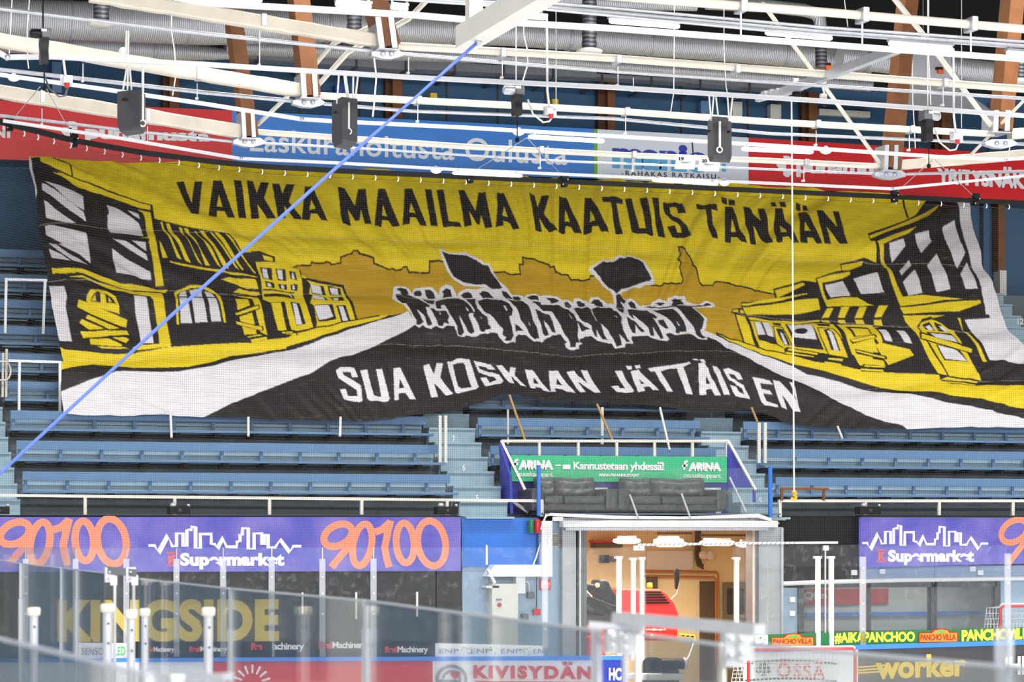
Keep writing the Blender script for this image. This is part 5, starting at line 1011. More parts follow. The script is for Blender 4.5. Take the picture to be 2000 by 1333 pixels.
# glowing tubes
def tube_lamp(x0, x1, y0, y1, h, Y, label, box):
    t = thing('tube_lamp', label, 'lamp', P(x0, y0, Y), 'fluorescent lamps under the roof')
    a, b = P(x0, y0, Y), P(x1, y1, Y); w = .82*h/SCL(x0, Y); d = (b-a)
    mb = MB(); mb.tube([a, a+d*.03, b-d*.03, b], [w*.30, w*.5, w*.5, w*.30], 10); obj('diffuser', mb, 'tube_glow', t)
    if box:
        mb = MB(); u = Vector((0, 0, w*.75)); mb.bar(a+u-d*.01, b+u+d*.01, w*1.5, w*.5); obj('housing', mb, 'alu', t)
    for f in (.08, .92):
        mb = MB(); c = a+d*f; mb.box(c+Vector((-.015, -.015, w*.3)), c+Vector((.015, .015, w*(1.7 if box else 1.2)))); obj('hook', mb, 'alu', t)
for x0, x1, y0, y1, h, Y, lb, bx in (
        (1032, 1180, 267, 276, 11, 34.95, 'glowing tube below the rail over the green stripe of the panels', False), (1449, 1588, 291, 297, 11, 34.95, 'glowing tube below the rail over the right red panel', False),
        (884, 1020, 338, 344, 8, 38.95, 'glowing tube just above the net rail, left one', False), (1274, 1402, 352, 360, 8, 38.95, 'glowing tube just above the net rail, right one', False),
        (655, 725, 8, 14, 12, 28.3, 'glowing lamp left of the nearest timber leg', True), (763, 797, 14, 17, 11, 28.3, 'short glowing lamp right of the nearest timber leg', True),
        (940, 1067, 26, 36, 10, 28.3, 'glowing lamp half hidden by the white crane beam', True), (1190, 1327, 41, 52, 12, 28.3, 'glowing lamp left of the black roof gap', True),
        (1495, 1625, 64, 75, 12, 28.3, 'glowing lamp beside the elbow of the silver duct', True), (1736, 1860, 85, 95, 11, 28.3, 'glowing lamp in front of the right timber leg', True),
        (1966, 2060, 104, 112, 11, 28.3, 'glowing lamp cut by the right picture edge', True), (405, 512, -4, 1, 10, 28.3, 'glowing lamp cut by the top picture edge', True)):
    tube_lamp(x0, x1, y0, y1, h, Y, lb, bx)
for x, y, r, Y, lb in ((27, 148, 13, 34.95, 'white dome lamp in the top left corner'), (1013, 254, 13, 34.95, 'white dome lamp right of the blue rope'), (852, 329, 12, 38.95, 'white dome lamp above the net rail left of a tube'), (1613, 290, 13, 34.95, 'white dome lamp right of the pulley cable'), (1415, 354, 11, 38.95, 'small white dome lamp at the end of the lower right tube')):
    t = thing('dome_lamp', lb, 'lamp', P(x, y, Y)); R = r/SCL(x, Y)
    mb = MB(); mb.lathe(P(x, y, Y), [(0, 0), (R, 0), (R*.96, -R*.35), (R*.7, -R*.68), (R*.3, -R*.84), (0, -R*.86)], 20); obj('shade', mb, 'dome', t)
    mb = MB(); mb.tube([P(x-4, y, Y), P(x-2, y-4, Y), P(x+2, y-4, Y), P(x+4, y, Y)], .01, 6); obj('hook', mb, 'steel', t)
# ---------------------------------------------------------------- ducts
def duct(label, pts, Y, r, m='duct_metal', name='air_duct', seams=()):
    pts = ext(pts); t = thing(name, label, 'duct', P(*pts[0], Y)); k = len(pts)
    mb = MB(); ps = []; rs = []
    for i in range(k-1):
        for f in np.linspace(0, 1, 40, endpoint=(i == k-2)):
            x = pts[i][0]+(pts[i+1][0]-pts[i][0])*f; y = pts[i][1]+(pts[i+1][1]-pts[i][1])*f; ps.append(P(x, y, Y)); rs.append((r[i]+(r[i+1]-r[i])*f)/SCL(x, Y))
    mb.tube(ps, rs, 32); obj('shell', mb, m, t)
    for x in seams:
        i = min(range(len(ps)), key=lambda j: abs(ps[j].x-P(x, 500, Y).x)); c = ps[i]
        mb = MB(); mb.lathe(c+Vector((-.03, 0, 0)), [(rs[i]+.002, 0), (rs[i]+.022, .01), (rs[i]+.022, .05), (rs[i]+.002, .06)], 32, (1, 0, .0)); obj('seam_band', mb, 'galvanised', t)
    return t
duct('large ribbed silver air duct along the top of the back wall', [(-40, 33), (400, 50), (700, 52), (1000, 66), (1400, 96), (1700, 120)], 50.0, [37, 38, 29, 24, 23, 24], seams=(140, 363, 640, 880, 1115, 1275, 1532))
duct('dark underside duct below the large silver duct on the left', [(-40, 78), (300, 96), (470, 108)], 51.5, [20, 24, 8], seams=(130, 300))
duct('thin ribbed silver duct below the large one', [(440, 90), (1000, 112), (1400, 142), (1700, 165)], 51.5, [17, 14, 14, 14])
duct('upper small silver duct over the white crane beam', [(1050, -4), (1200, 6), (1360, 14)], 47.5, [14, 12, 8])
duct('right end of the ribbed silver duct behind the right timber leg', [(1640, 112), (1760, 124), (1862, 134), (2040, 152)], 49.0, [22, 22, 22, 22], seams=(1690, 1862))
t = thing('duct_box', 'grey rectangular box duct behind the right timber leg', 'duct', P(1780, 130, 48.6))
mb = MB(); mb.prism([P(1775, 106, 48.6), P(1858, 112, 48.6), P(1858, 160, 48.6), P(1775, 152, 48.6)], (0, .8, 0)); obj('body', mb, 'galvanised', t)
mb = MB(); mb.prism([P(1775, 152, 48.6), P(1858, 160, 48.6), P(1935, 215, 49.6), P(1770, 205, 49.6)], (0, 0, -.02)); obj('hood', mb, 'galvanised', t)
t = thing('duct_elbow', 'silver duct elbow beside the black roof gap', 'duct', P(1600, 40, 47.0))
mb = MB(); mb.tube([P(1380, 6, 47), P(1500, 12, 47), P(1570, 20, 47), P(1592, 26, 47), P(1601, 38, 47), P(1603, 60, 47)], [13/100]*6, 18); obj('shell', mb, 'duct_metal', t)
mb = MB(); mb.tube([P(1603, 58, 47), P(1604, 132, 47)], .12, 18); obj('flex_hose', mb, 'flex_duct', t)
for x, a, b, r, lb, dish in ((198, -370, 42, 15, 'dark flexible drop duct with a round pale diffuser on the left', True), (692, -370, 62, 14, 'dark flexible drop duct behind the wrapped beam', False), (1151, -370, 96, 14, 'dark flexible drop duct with a round pale diffuser right of the crane beam', True), (1990, 100, 155, 14, 'dark flexible drop duct with a diffuser at the right edge', True)):
    Y = 45.5; s = SCL(x, Y); t = thing('drop_duct', lb, 'duct', P(x, b, Y))
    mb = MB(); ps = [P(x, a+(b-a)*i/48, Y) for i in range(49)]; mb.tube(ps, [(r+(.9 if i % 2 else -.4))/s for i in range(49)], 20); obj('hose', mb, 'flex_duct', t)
    if dish:
        c = P(x-2 if x < 500 else x, b+5, Y); mb = MB(); R = 26/s; mb.lathe(c, [(0, -.05), (R*.8, -.05), (R, -.01), (R, .02), (R*.6, .06), (0, .06)], 24); obj('diffuser', mb, 'warm_white', t)
t = thing('cable_tray', 'galvanised cable tray hung on brackets below the ducts', 'tray', P(1000, 140, 53.0))
mb = MB()
for (x0, y0), (x1, y1), h in (((480, 104), (810, 128), 20), ((810, 126), (1165, 143), 18), ((1165, 146), (1350, 157), 9), ((1350, 157), (1570, 171), 12)):
    mb.prism([P(x0, y0-h*.5+2, 53), P(x1, y1-h*.5+2, 53), P(x1, y1+h*.5, 53), P(x0, y0+h*.5, 53)], (0, .5, 0))
obj('tray', mb, 'galvanised', t)
for i in range(12):
    x = 505+96*i; y = 106+(x-480)*.062
    mb = MB(); mb.box(P(x-1.5, y-14, 52.96), P(x+1.5, y+12, 52.96)+Vector((0, .04, 0))); mb.bar(P(x, y+12, 52.98), P(x, y+12, 52.98)+Vector((0, 1.38, -.02)), .05, .05); obj('bracket', mb, 'dark_steel', t)
# ---------------------------------------------------------------- white crane beams
t = thing('crane_beam', 'white steel beam with a hanging post, the blue rope tied to its tip', 'beam', P(932, 80, 24))
mb = MB(); a, b = P(910, 74, 24.6), P(1090, -34, 22); mb.bar(a, b, .22, .22); obj('beam', mb, 'warm_white', t)
mb = MB(); mb.box(P(917, -30, 24.3), P(943, 58, 24.3)+Vector((0, .14, 0))); obj('post', mb, 'warm_white', t)
mb = MB(); mb.lathe(P(934, 77, 24.2), [(0, .05), (.04, .05), (.04, -.02), (.02, -.06), (0, -.06)], 10); obj('shackle', mb, 'steel', t)
t = thing('cable_channel', 'white channel running diagonally up to the right timber leg', 'beam', P(1490, 190, 32))
mb = MB(); mb.bar(P(1478, 193, 33.0), P(1530, 180, 32.6), .09, .09); mb.bar(P(1530, 180, 32.6), P(1752, 96, 29.6), .11, .11); obj('channel', mb, 'alu', t)
mb = MB()
for x, y in ((1493, 187), (1505, 184), (1517, 182)): c = P(x, y, 32.8); mb.box(c+Vector((-.03, -.06, -.06)), c+Vector((.02, .06, .06)))
obj('clip', mb, 'steel', t)
t = thing('camera', 'black dome camera under the white diagonal channel', 'camera', P(1556, 175, 32.3))
mb = MB(); mb.lathe(P(1556, 176, 32.3), [(0, .0), (.06, 0), (.065, -.06), (.06, -.10), (.04, -.14), (0, -.15)], 16); obj('dome', mb, 'black_paint', t)
mb = MB(); mb.box(P(1550, 152, 32.3), P(1560, 176, 32.3)+Vector((0, .03, 0))); obj('bracket', mb, 'alu', t)
t = thing('sensor', 'cream sensor box with a black tip on the lighting rail', 'sensor', P(1610, 190, 32.9))
mb = MB(); mb.box(P(1605, 182, 32.7), P(1616, 197, 32.7)+Vector((0, .08, 0)), .01); obj('body', mb, 'cream_pipe', t)
mb = MB(); mb.lathe(P(1610, 197, 32.75), [(.04, 0), (.035, -.05), (.01, -.09), (0, -.09)], 12); obj('tip', mb, 'black_paint', t)
mb = MB(); mb.tube([P(1610, 182, 32.75), P(1607, 172, 32.7), P(1612, 160, 32.6), P(1619, 150, 32)], .014, 6); obj('cable', mb, 'white_paint', t)
for x, y, Y, lb in ((1617, 132, 46.95, 'small red and black fitting by the flexible hose'), (1836, 140, 48.57, 'small orange device on the grey box duct')):
    t = thing('device', lb, 'device', P(x, y, Y)); mb = MB(); c = P(x, y, Y); mb.box(c+Vector((-.06, -.05, -.04)), c+Vector((.07, .05, .04)), .01); obj('body', mb, 'orange_body', t)
    mb = MB(); mb.box(c+Vector((-.1, -.05, .04)), c+Vector((.05, .05, .09)), .01); obj('cap', mb, 'black_paint', t)
# ---------------------------------------------------------------- hung speakers
def speaker(label, q, y0, y1, hole, Y, slant, cables, chain):
    t = thing('hanging_speaker', label, 'speaker', P(q[0][0], y0, Y))
    pts = [P(x, y1, yy) for x, yy in q]; z1 = P(q[0][0], y0, q[0][1]).z; z0 = P(q[1][0], y1, q[1][1]).z
    n = len(pts); cx = sum((p for p in pts), Vector())/n
    bot = [Vector((p.x, p.y, z0+(.05 if i in slant else 0))) for i, p in enumerate(pts)]; top = [Vector((p.x, p.y, z1)) for p in pts]
    low = [Vector((p.x+(cx.x-p.x)*.18, p.y+(cx.y-p.y)*.18, z0-.035)) for p in pts]
    mb = MB(); mb.add(low+bot+top, [list(range(n))[::-1], list(range(2*n, 3*n))]+[(i, (i+1) % n, (i+1) % n+n, i+n) for i in range(n)]+[(i+n, (i+1) % n+n, (i+1) % n+2*n, i+2*n) for i in range(n)])
    obj('cabinet', mb, 'speaker_grey', t)
    for hx, hy, w in hole:
        c = P(hx, hy, min(yy for _, yy in q)-.004 if len(hole) > 1 or w > 4 else q[0][1]-.2); 
        mb = MB(); mb.box(P(hx-w, hy-2.4, Y), P(hx+w, hy+2.4, Y)+Vector((0, .05, 0)), .008); obj('handle_slot', mb, 'black_paint', t)
    for a, b in cables:
        mb = MB(); mb.tube([P(*a, 31.42), P(*b, Y+.1)], .012, 6); obj('suspension_cable', mb, 'rope_white', t)
    if chain:
        mb = MB(); ps = [P(chain[0], chain[1]+(chain[2]-chain[1])*i/40, Y-.05) for i in range(41)]
        mb.tube(ps, [.013+.006*(i % 2) for i in range(41)], 6); mb.lathe(ps[-1]+Vector((0, .01, -.03)), [(.03, -.01), (.045, -.01), (.045, .01), (.03, .01), (.03, -.01)], 12, (0, 1, 0)); obj('chain', mb, 'rope_white', t)
    return t
speaker('charcoal hanging speaker in front of the left red panel', [(229, 31.4), (273, 31.15), (284, 31.5), (244, 31.8)], 179, 247, [(244, 193.5, 5.5)], 31.25, (0, 3),
        [((248, 130), (240, 178)), ((252, 115), (257, 177)), ((251, 60), (249, 178)), ((247, 60), (245, 120))], (279, 122, 236))
speaker('charcoal hanging speaker right of the middle clamp', [(648, 31.75), (668, 31.3), (698, 31.4), (682, 31.95)], 200, 273, [(656, 219, 3)], 31.4, (0, 3),
        [((662, 144), (658, 203)), ((672, 146), (679, 200)), ((675, 146), (682, 200)), ((690, 150), (689, 200)), ((699, 150), (693, 200))], (681, 200, 252))
speaker('charcoal hanging speaker in front of the pale panel on the right', [(1382, 31.8), (1392, 31.4), (1420, 31.4), (1429, 31.8)], 237, 303, [(1386, 256, 2), (1425, 257, 2)], 31.38, (0, 3),
        [((1385, 187), (1389, 236)), ((1394, 187), (1390, 236)), ((1398, 187), (1404, 237)), ((1421, 188), (1424, 237)), ((1431, 188), (1426, 237))], (1406, 237, 288))
# ---------------------------------------------------------------- chain hoists with their red plugs
def hoist(label, x, y, Y, flip, m, bag):
    s = SCL(x, Y); t = thing('chain_hoist', label, 'hoist', P(x, y, Y)); c = P(x, y, Y); k = -1 if flip else 1
    mb = MB(); mb.tube([c+Vector((-k*26/s, 0, 0)), c+Vector((-k*23/s, 0, 0)), c+Vector((-k*4/s, 0, 0))], [7/s, 9/s, 9/s], 14); obj('motor', mb, m, t)
    mb = MB(); mb.box(c+Vector((-k*4/s, -.09, -9/s)), c+Vector((k*14/s, .09, 9/s)), .012); obj('gearbox', mb, 'dark_steel', t)
    mb = MB(); mb.box(c+Vector((-5/s, -.1, 2/s)), c+Vector((5/s, -.07, 7/s))); obj('rating_plate', mb, 'card_white', t)
    mb = MB(); z = c.z-9/s; w = 8/s
    rings = [(1, 0), (1.05, .2), (.92, .5), (1.0, .8), (.9, 1)]
    h = bag/s; vs = []
    for r, f in rings:
        for sx, sy in ((-1, -1), (1, -1), (1, 1), (-1, 1)): vs.append((c.x+sx*w*r+k*.01, c.y+sy*.08*r, z-h*f))
    fs = [(i*4+j, i*4+(j+1) % 4, (i+1)*4+(j+1) % 4, (i+1)*4+j) for i in range(4) for j in range(4)]+[(0, 1, 2, 3), (16, 19, 18, 17)]
    mb.add(vs, fs); obj('chain_bag', mb, 'hood_black', t)
    mb = MB(); mb.tube([c+Vector((0, 0, 8/s)), Vector((c.x, c.y, 17))], .010, 6); obj('suspension_cable', mb, 'black_paint' if m == 'hood_black' else 'rope_white', t)
    mb = MB(); mb.tube([Vector((c.x+w*.3, c.y, z-h)), Vector((c.x+w*.3, c.y, z-h-45/s))], .008, 6); mb.lathe((c.x+w*.3, c.y, z-h-47/s), [(0, .03), (.025, .02), (.03, -.02), (0, -.04)], 8); obj('chain_hook', mb, 'black_paint', t)
    return t
hoist('black chain hoist with a bag at the top left', 84, 66, 31.0, False, 'hood_black', 50)
hoist('silver chain hoist with a dark bag over the middle of the panels', 1008, 177, 31.0, False, 'steel', 40)
hoist('black and silver chain hoist with a bag near the right clamp', 1812, 226, 31.0, True, 'steel', 42)
for x, y, Y, top, lb, by in ((130, 157, 31.36, 112, 'red and white power plug beside the left chain hoist', 195), (1075, 218, 31.0, 30, 'red and white power plug on a long white drop right of the middle hoist', 245), (1869, 268, 31.0, 95, 'red and white power plug on a long white drop near the right clamp', 300)):
    s = SCL(x, Y); t = thing('power_plug', lb, 'socket', P(x, y, Y))
    mb = MB(); mb.box(P(x-12, y-11, Y+.05), P(x+12, y+10, Y+.05)+Vector((0, .03, 0))); obj('plate', mb, 'alu', t)
    mb = MB(); mb.box(P(x-6, y-10, Y-.08), P(x+6, y+4, Y-.08)+Vector((0, .12, 0)), .015); obj('housing', mb, 'white_paint', t)
    mb = MB(); mb.lathe(P(x+1, y+4, Y-.03), [(0, .02), (.03, .02), (.034, -.03), (.024, -.065), (0, -.065)], 14); obj('plug', mb, 'red_paint', t)
    mb = MB(); mb.tube([P(x-2, y-8, Y), P(x-6, y-40, Y), P(x-7, top, Y)], .016, 8); obj('drop_pipe', mb, 'white_paint', t)
    mb = MB(); mb.tube([P(x+3, y+12, Y), P(x-2, by-8, Y), P(x-14, by-6, Y-.02), P(x-34, by-22, Y), P(x-44, by-50, Y+.1)], .012, 6); obj('cable', mb, 'rope_white' if x > 500 else 'dark_steel', t)
for s_, x0, x1, y, lb in (('19', 1322, 1360, 303, 'white hanging card farther from the right speaker'), ('20', 1367, 1408, 307, 'white hanging card touching the edge of the right speaker')):
    Y = 34.9; t = thing('hanging_card', lb, 'sign', P(x0, y+25, Y))
    mb = MB(); mb.prism([P(x0, y+1, Y), P(x1, y-1 if s_ == '19' else y+1, Y), P(x1-4, y+28, Y), P(x0-4, y+27, Y)], (0, .012, 0)); obj('card', mb, 'card_white', t)
    mb = MB(); text_on(mb, s_, (x0+4, y+4, x0+14, y+4, y+10.5, y+10.5), Y-.012, .05); text_on(mb, 'WEEKENTTI', (x0+8, y+13, x0+27, y+13, y+16.5, y+16.5), Y-.012, .01); obj('lettering', mb, 'ink', t)
    mb = MB(); mb.tube([P(x1-6, y, Y), P(x1-8, y-24, Y+.08)], .012, 6); obj('hanger', mb, 'black_paint', t)
# free cables hanging from the roof
for pts, Y, r, m, lb in (([(24, -10), (18, 105)], 44, .012, 'rope_white', 'thin white cable hanging at the top left, left of the hoist'), ([(58, -10), (53, 60), (54, 118), (56, 134)], 44, .012, 'rope_white', 'thin white cable hanging beside the left hoist'),
                         ([(335, 62), (341, 100), (343, 150), (337, 187)], 44, .014, 'rope_white', 'white cable dangling right of the left speaker'), ([(730, 108), (735, 150), (731, 200), (728, 228)], 34, .016, 'rope_white', 'white cable dangling from the nearest clamp'),
                         ([(1023, 68), (1030, 97), (1031, 125), (1019, 165), (1024, 180)], 37, .016, 'rope_white', 'white cable looping down to the silver hoist'), ([(1086, 30), (1086, 220)], 36.4, .012, 'alu', 'thin steel wire right of the middle plug drop'),
                         ([(1317, 20), (1316, 180), (1310, 218)], 44, .012, 'rope_white', 'thin white cable hanging left of the right speaker'), ([(1414, 95), (1418, 170), (1422, 188)], 44, .010, 'rope_white', 'thin cable above the right speaker'),
                         ([(1782, 108), (1783, 200), (1786, 250), (1788, 290)], 40, .014, 'rope_white', 'long white cable in front of the right timber leg'), ([(1878, 110), (1878, 250)], 36.6, .012, 'alu', 'thin steel wire beside the right plug drop'),
                         ([(1814, 110), (1818, 205)], 37, .012, 'rope_white', 'thin cable above the right hoist'), ([(1648, -10), (1656, 52)], 40, .012, 'rope_white', 'thin cable in the black roof gap'), ([(1803, -10), (1803, 60)], 40, .012, 'dark_steel', 'thin dark wire in the black roof gap'),
                         ([(1975, 250), (1972, 290), (1968, 305)], 35, .014, 'rope_white', 'short white cable at the far right clamp')):
    mb = MB(); ps = [P(x, y, Y) for x, y in pts]; ps = [Vector((ps[0].x, ps[0].y, 17))]*(pts[0][1] < 60 or lb.startswith(('thin cable', 'white cable', 'long', 'thin steel')))+ps; mb.tube(ps, r*.75, 6); tag(obj('hanging_cable', mb, m), lb, 'cable')
mb = MB(); mb.lathe(P(236, 96, 34), [(0, 0), (.05, .02), (.03, .08), (0, .09)], 14, (.4, -.5, -.6)); t = tag(obj('roof_camera', mb, 'white_paint'), 'small white spotlight clipped on the rail left of the speaker', 'lamp')
# ---------------------------------------------------------------- ropes
t = thing('blue_rope', 'long blue rope slanting from the crane beam down to the left edge', 'rope', P(932, 84, 24.2))
for k in (0, 1):
    mb = MB(); mb.tube([P(932-2*k, 84, 24.2), P(660+2*k, 324, 23.6), P(330+1.5*k, 620, 23), P(-40, 962, 22.4)], .0145, 8); obj('strand', mb, 'rope_blue', t)
t = thing('hoist_cable', 'thin white cable hanging to the orange hook at the railing', 'cable', P(1550, 968, 31.45))
mb = MB(); mb.tube([P(1546, 192, 31.45), P(1551, 962, 31.45)], .011, 8); obj('cable', mb, 'rope_white', t)
mb = MB(); mb.tube([P(1551+a, 964+b, 31.45) for a, b in ((-3, -2), (2, -3), (4, 0), (0, 3.5), (4, 7), (3, 11), (-2, 12), (-5, 9))], .022, 8); obj('hook', mb, 'hook_orange', t)
# ---------------------------------------------------------------- rink boards, glass and safety net
RP = [(-400, 33.2), (-60, 38.4), (0, 39.6), (142, 41.1), (275, 42.05), (425, 42.75), (520, 43.0), (700, 43.1), (2200, 43.1)]
RPW = [Vector((PX(x, Y), Y, 0)) for x, Y in RP]
def ray_path(px, path=None, off=0.0):
    path = path or RPW; u = (px-1000)/F; d = Vector((ST+u*CT, CT-u*ST, 0))
    for i in range(len(path)-1):
        a, b = path[i], path[i+1]; e = b-a; den = d.x*e.y-d.y*e.x
        if abs(den) < 1e-9: continue
        s = (a.x*e.y-a.y*e.x)/den; q = (a.x*d.y-a.y*d.x)/den
        if -1e-6 <= q <= 1+1e-6 and s > 0: return s
    return 45.0
def PB(px, py, off=0.0, *_):
    s = ray_path(px); k = 1+off/ (s*CT); s = s*k
    u = (px-1000)/F; return Vector((s*(ST+u*CT), s*(CT-u*ST), HC+s*(HY-py)/F))
def PF(px, py, Yoff): return PB(px, py, Yoff)
def wallstrip(mb, x0, x1, ya, yb, off=0.0, th=.05, n=None, yc=None, yd=None):
    """strip on the boards between pixels, following the rink path; ya/yb top left/right, yc/yd bottom left/right"""
    yc = yb if yc is None else yc
    n = n or max(2, int((x1-x0)/60)+1)
    for i in range(n):
        f0, f1 = i/n, (i+1)/n; a, b = x0+(x1-x0)*f0, x0+(x1-x0)*f1
        mb.prism([PB(a, ya[0]+(ya[1]-ya[0])*f0, off), PB(b, ya[0]+(ya[1]-ya[0])*f1, off), PB(b, yb[0]+(yb[1]-yb[0])*f1, off), PB(a, yb[0]+(yb[1]-yb[0])*f0, off)], (0, th, 0))
    return mb
ZB0 = 1500
def board(label, x0, x1, ya, m, bottom=1440, th=.08):
    t = thing('rink_board', label, 'rink board', PB(x0, 1400)); obj('panel', wallstrip(MB(), x0, x1, ya, (bottom, bottom), 0, th), m, t); return t
def textb(t, s, q, m, bold=.03, space=1.0, off=-.03, name='lettering', italic=0):
    mb = MB(); text_on(mb, s, q, off, bold, space, PF, italic); return obj(name, mb, m, t)
def polyb(mb, pts, off=-.03): return mb.poly([PB(x, y, off) for x, y in pts])
board('white rink boards at the left corner', -60, 408, (1295, 1293), 'board_white')
t = board('red rink board with a white sunburst, left of the white board', 408, 845, (1293, 1291.5), 'board_red')
mb = MB()
for a in range(7):
    an = math.radians(200+a*24); c = (492, 1336); r0, r1 = 20, 37
    wv = (math.sin(an)*2.4, -math.cos(an)*2.4); p0 = (c[0]+r0*math.cos(an), c[1]+r0*math.sin(an)); p1 = (c[0]+r1*math.cos(an), c[1]+r1*math.sin(an))
    polyb(mb, [(p0[0]-wv[0]*.7, p0[1]-wv[1]*.7), (p1[0]-wv[0], p1[1]-wv[1]), (p1[0]+wv[0], p1[1]+wv[1]), (p0[0]+wv[0]*.7, p0[1]+wv[1]*.7)])
obj('sunburst', mb, 'sign_white', t)
t = board('white rink board reading KIVISYDÄN with a grey arch and red heart', 845, 1166, (1291.5, 1290.2), 'board_white')
textb(t, 'KIVISYDÄN', (925, 1300, 1156, 1302, 1326, 1328), 'board_red', .05, 1.25)
mb = MB(); wallstrip(mb, 928, 1156, (1331, 1333), (1336, 1338), -.03, .01); obj('underline', mb, 'board_red', t)
mb = MB()
for r, w in ((24, 6), (14, 5)):
    pts = [(882+r*1.15*math.cos(a), 1326+r*math.sin(a)) for a in [math.pi+i*math.pi/14 for i in range(15)]]+[(882+r*1.15, 1340)]
    mb.ribbon([PB(x, y, -.03) for x, y in pts], w/105, (0, 1, 0))
mb.ribbon([PB(x, y, -.03) for x, y in ((853, 1326), (853, 1331), (900, 1333))], .05, (0, 1, 0)); obj('arch_logo', mb, 'print_grey', t)
mb = MB(); polyb(mb, [(890+.62*16*math.sin(a)**3, 1319-.62*(13*math.cos(a)-5*math.cos(2*a)-2*math.cos(3*a)-math.cos(4*a))) for a in [i*2*math.pi/24 for i in range(24)]]); obj('heart', mb, 'board_red', t)
t = board('dark blue rink board with white HC lettering beside the gate', 1166, 1216, (1290.2, 1290), 'deep_blue')
textb(t, 'HC', (1189, 1305, 1214, 1305, 1330, 1330), 'sign_white', .05)
t = board('white rink board with red lettering and a black spade behind the goal', 1455, 1676, (1276, 1269.6), 'board_white')
textb(t, 'ÖSSÄ', (1518, 1296, 1612, 1300, 1324, 1328), 'board_red', .02, 1.2)
mb = MB(); polyb(mb, [(1491, 1291), (1505, 1306), (1507, 1313), (1501, 1317), (1494, 1313), (1497, 1321), (1486, 1321), (1489, 1313), (1482, 1317), (1476, 1313), (1478, 1306)])
for y, k in ((1291, 7), (1326, 6)):
    mb.ribbon([PB(x, y+k*((x-1540)/90)**2*.9, -.03) for x in range(1455, 1641, 12)], .035, (0, 1, 0))
obj('spade_logo', mb, 'ink', t)
t = board('dark grey rink board reading worker in yellow', 1676, 1942, (1269.6, 1262), 'board_dark')
textb(t, 'worker', (1710, 1282, 1888, 1276, 1328, 1322), 'yellow_print', .04, 1.0)
mb = MB()
for y0, y1 in ((1302, 1300), (1308, 1306), (1313, 1312)): mb.ribbon([PB(1668, y0+3, -.03), PB(1730, y1, -.03)], .03, (0, 1, 0))
obj('speed_lines', mb, 'yellow_print', t)
t = board('dark grey rink board with white IHH lettering at the right edge', 1942, 2080, (1262, 1258), 'board_dark')
textb(t, 'IHH', (1963, 1284, 2018, 1281, 1320, 1318), 'sign_white', .04)
# blue cap rail and the low advertising strips standing on it
t = thing('cap_rail', 'bright blue cap rail on the left boards', 'rail', PB(700, 1288)); obj('rail', wallstrip(MB(), -60, 1216, (1288, 1282), (1295, 1290), -.06, .16), 'cap_blue', t)
t = thing('cap_rail', 'bright blue cap rail on the right boards', 'rail', PB(1800, 1265)); obj('rail', wallstrip(MB(), 1455, 2080, (1267, 1249), (1276, 1258), -.06, .16), 'cap_blue', t)
def strip(label, x0, x1, ya, yb, m):
    t = thing('advertising_strip', label, 'advertising strip', PB(x0, yb[0])); obj('panel', wallstrip(MB(), x0, x1, ya, yb, .02, .03), m, t); return t
t = strip('black strip on the left boards repeating a red and white machinery name', 258, 850, (1254, 1254), (1286, 1283.4), 'black_paint')
for x0, x1, y, h in ((284, 340, 1264, 12), (370, 444, 1263, 13), (490, 594, 1256, 17), (622, 716, 1254, 16), (752, 836, 1263, 15)):
    xm = x0+(x1-x0)*.29
    textb(t, 'Real', (x0, y, xm-1, y, y+h*.86, y+h*.86), 'board_red', .05, .9, -.0)
    textb(t, 'Machinery', (xm, y, x1, y, y+h+1, y+h+1), 'sign_white', .02, .9, -.0)
t = strip('white strip on the left boards with a green LED mark', 150, 250, (1256, 1257), (1287, 1286), 'board_white')
textb(t, 'LED', (224, 1264, 245, 1264, 1281, 1281), 'print_green', .01, 1, 0); textb(t, 'SENSO', (160, 1266, 202, 1266, 1280, 1280), 'print_grey', 0, 1.1, 0)
t = strip('white strip with grey ENP lettering beside the gate', 850, 1062, (1257, 1262), (1283.4, 1282.4), 'board_white')
for x in (858, 920, 979, 1042): textb(t, 'ENP', (x, 1268, x+38 if x < 1040 else x+30, 1268, 1277, 1277), 'print_grey', .0, 1.05, 0)
mb = MB(); rnd = random.Random(4)
for x in (900, 948, 1016):
    for _ in range(14):
        a, b = x+rnd.uniform(0, 20), 1264+rnd.uniform(0, 15); polyb(mb, [(a, b), (a+2, b-.4), (a+2.2, b+1.6), (a+.2, b+2)], 0)
obj('dot_pattern', mb, 'green_line', t)
t = strip('green strip on the right boards with PANCHO VILLA plates and yellow lettering', 1500, 2080, (1240, 1224), (1265.3, 1248.6), 'green_board')
for x0, x1, ya, yb in ((1506, 1590, 1242, 1263), (1794, 1871, 1233, 1256)):
    mb = MB(); polyb(mb, [(x0, ya+3), (x1, ya+2), (x1, yb), (x0, yb+1)], .005); polyb(mb, [(x0+22, ya+3), (x0+30, ya-3), (x0+45, ya-5), (x0+58, ya-3), (x0+64, ya+3)], .005); obj('plate', mb, 'plate_red', t)
    mb = MB(); polyb(mb, [(x0+2, ya+5), (x1-2, ya+4), (x1-2, yb-2), (x0+2, yb-1)], -.01); polyb(mb, [(x0+25, ya+5), (x0+32, ya-1), (x0+45, ya-3), (x0+56, ya-1), (x0+61, ya+5)], -.01); obj('plate_face', mb, 'orange_plate', t)
    textb(t, 'PANCHO VILLA', (x0+4, ya+7, x1-4, ya+6, yb-4, yb-5), 'plate_red', .02, .95, -.025)
    mb = MB(); polyb(mb, [(x0+32, ya+2), (x0+45, ya-1.5), (x0+56, ya+2), (x0+50, ya+3.5), (x0+38, ya+3.5)], -.02); obj('plate_picture', mb, 'print_green', t)
textb(t, '#AIKAPANCHOO', (1630, 1236, 1787, 1234, 1259, 1256), 'yellow_text', .05, 1.0, 0)
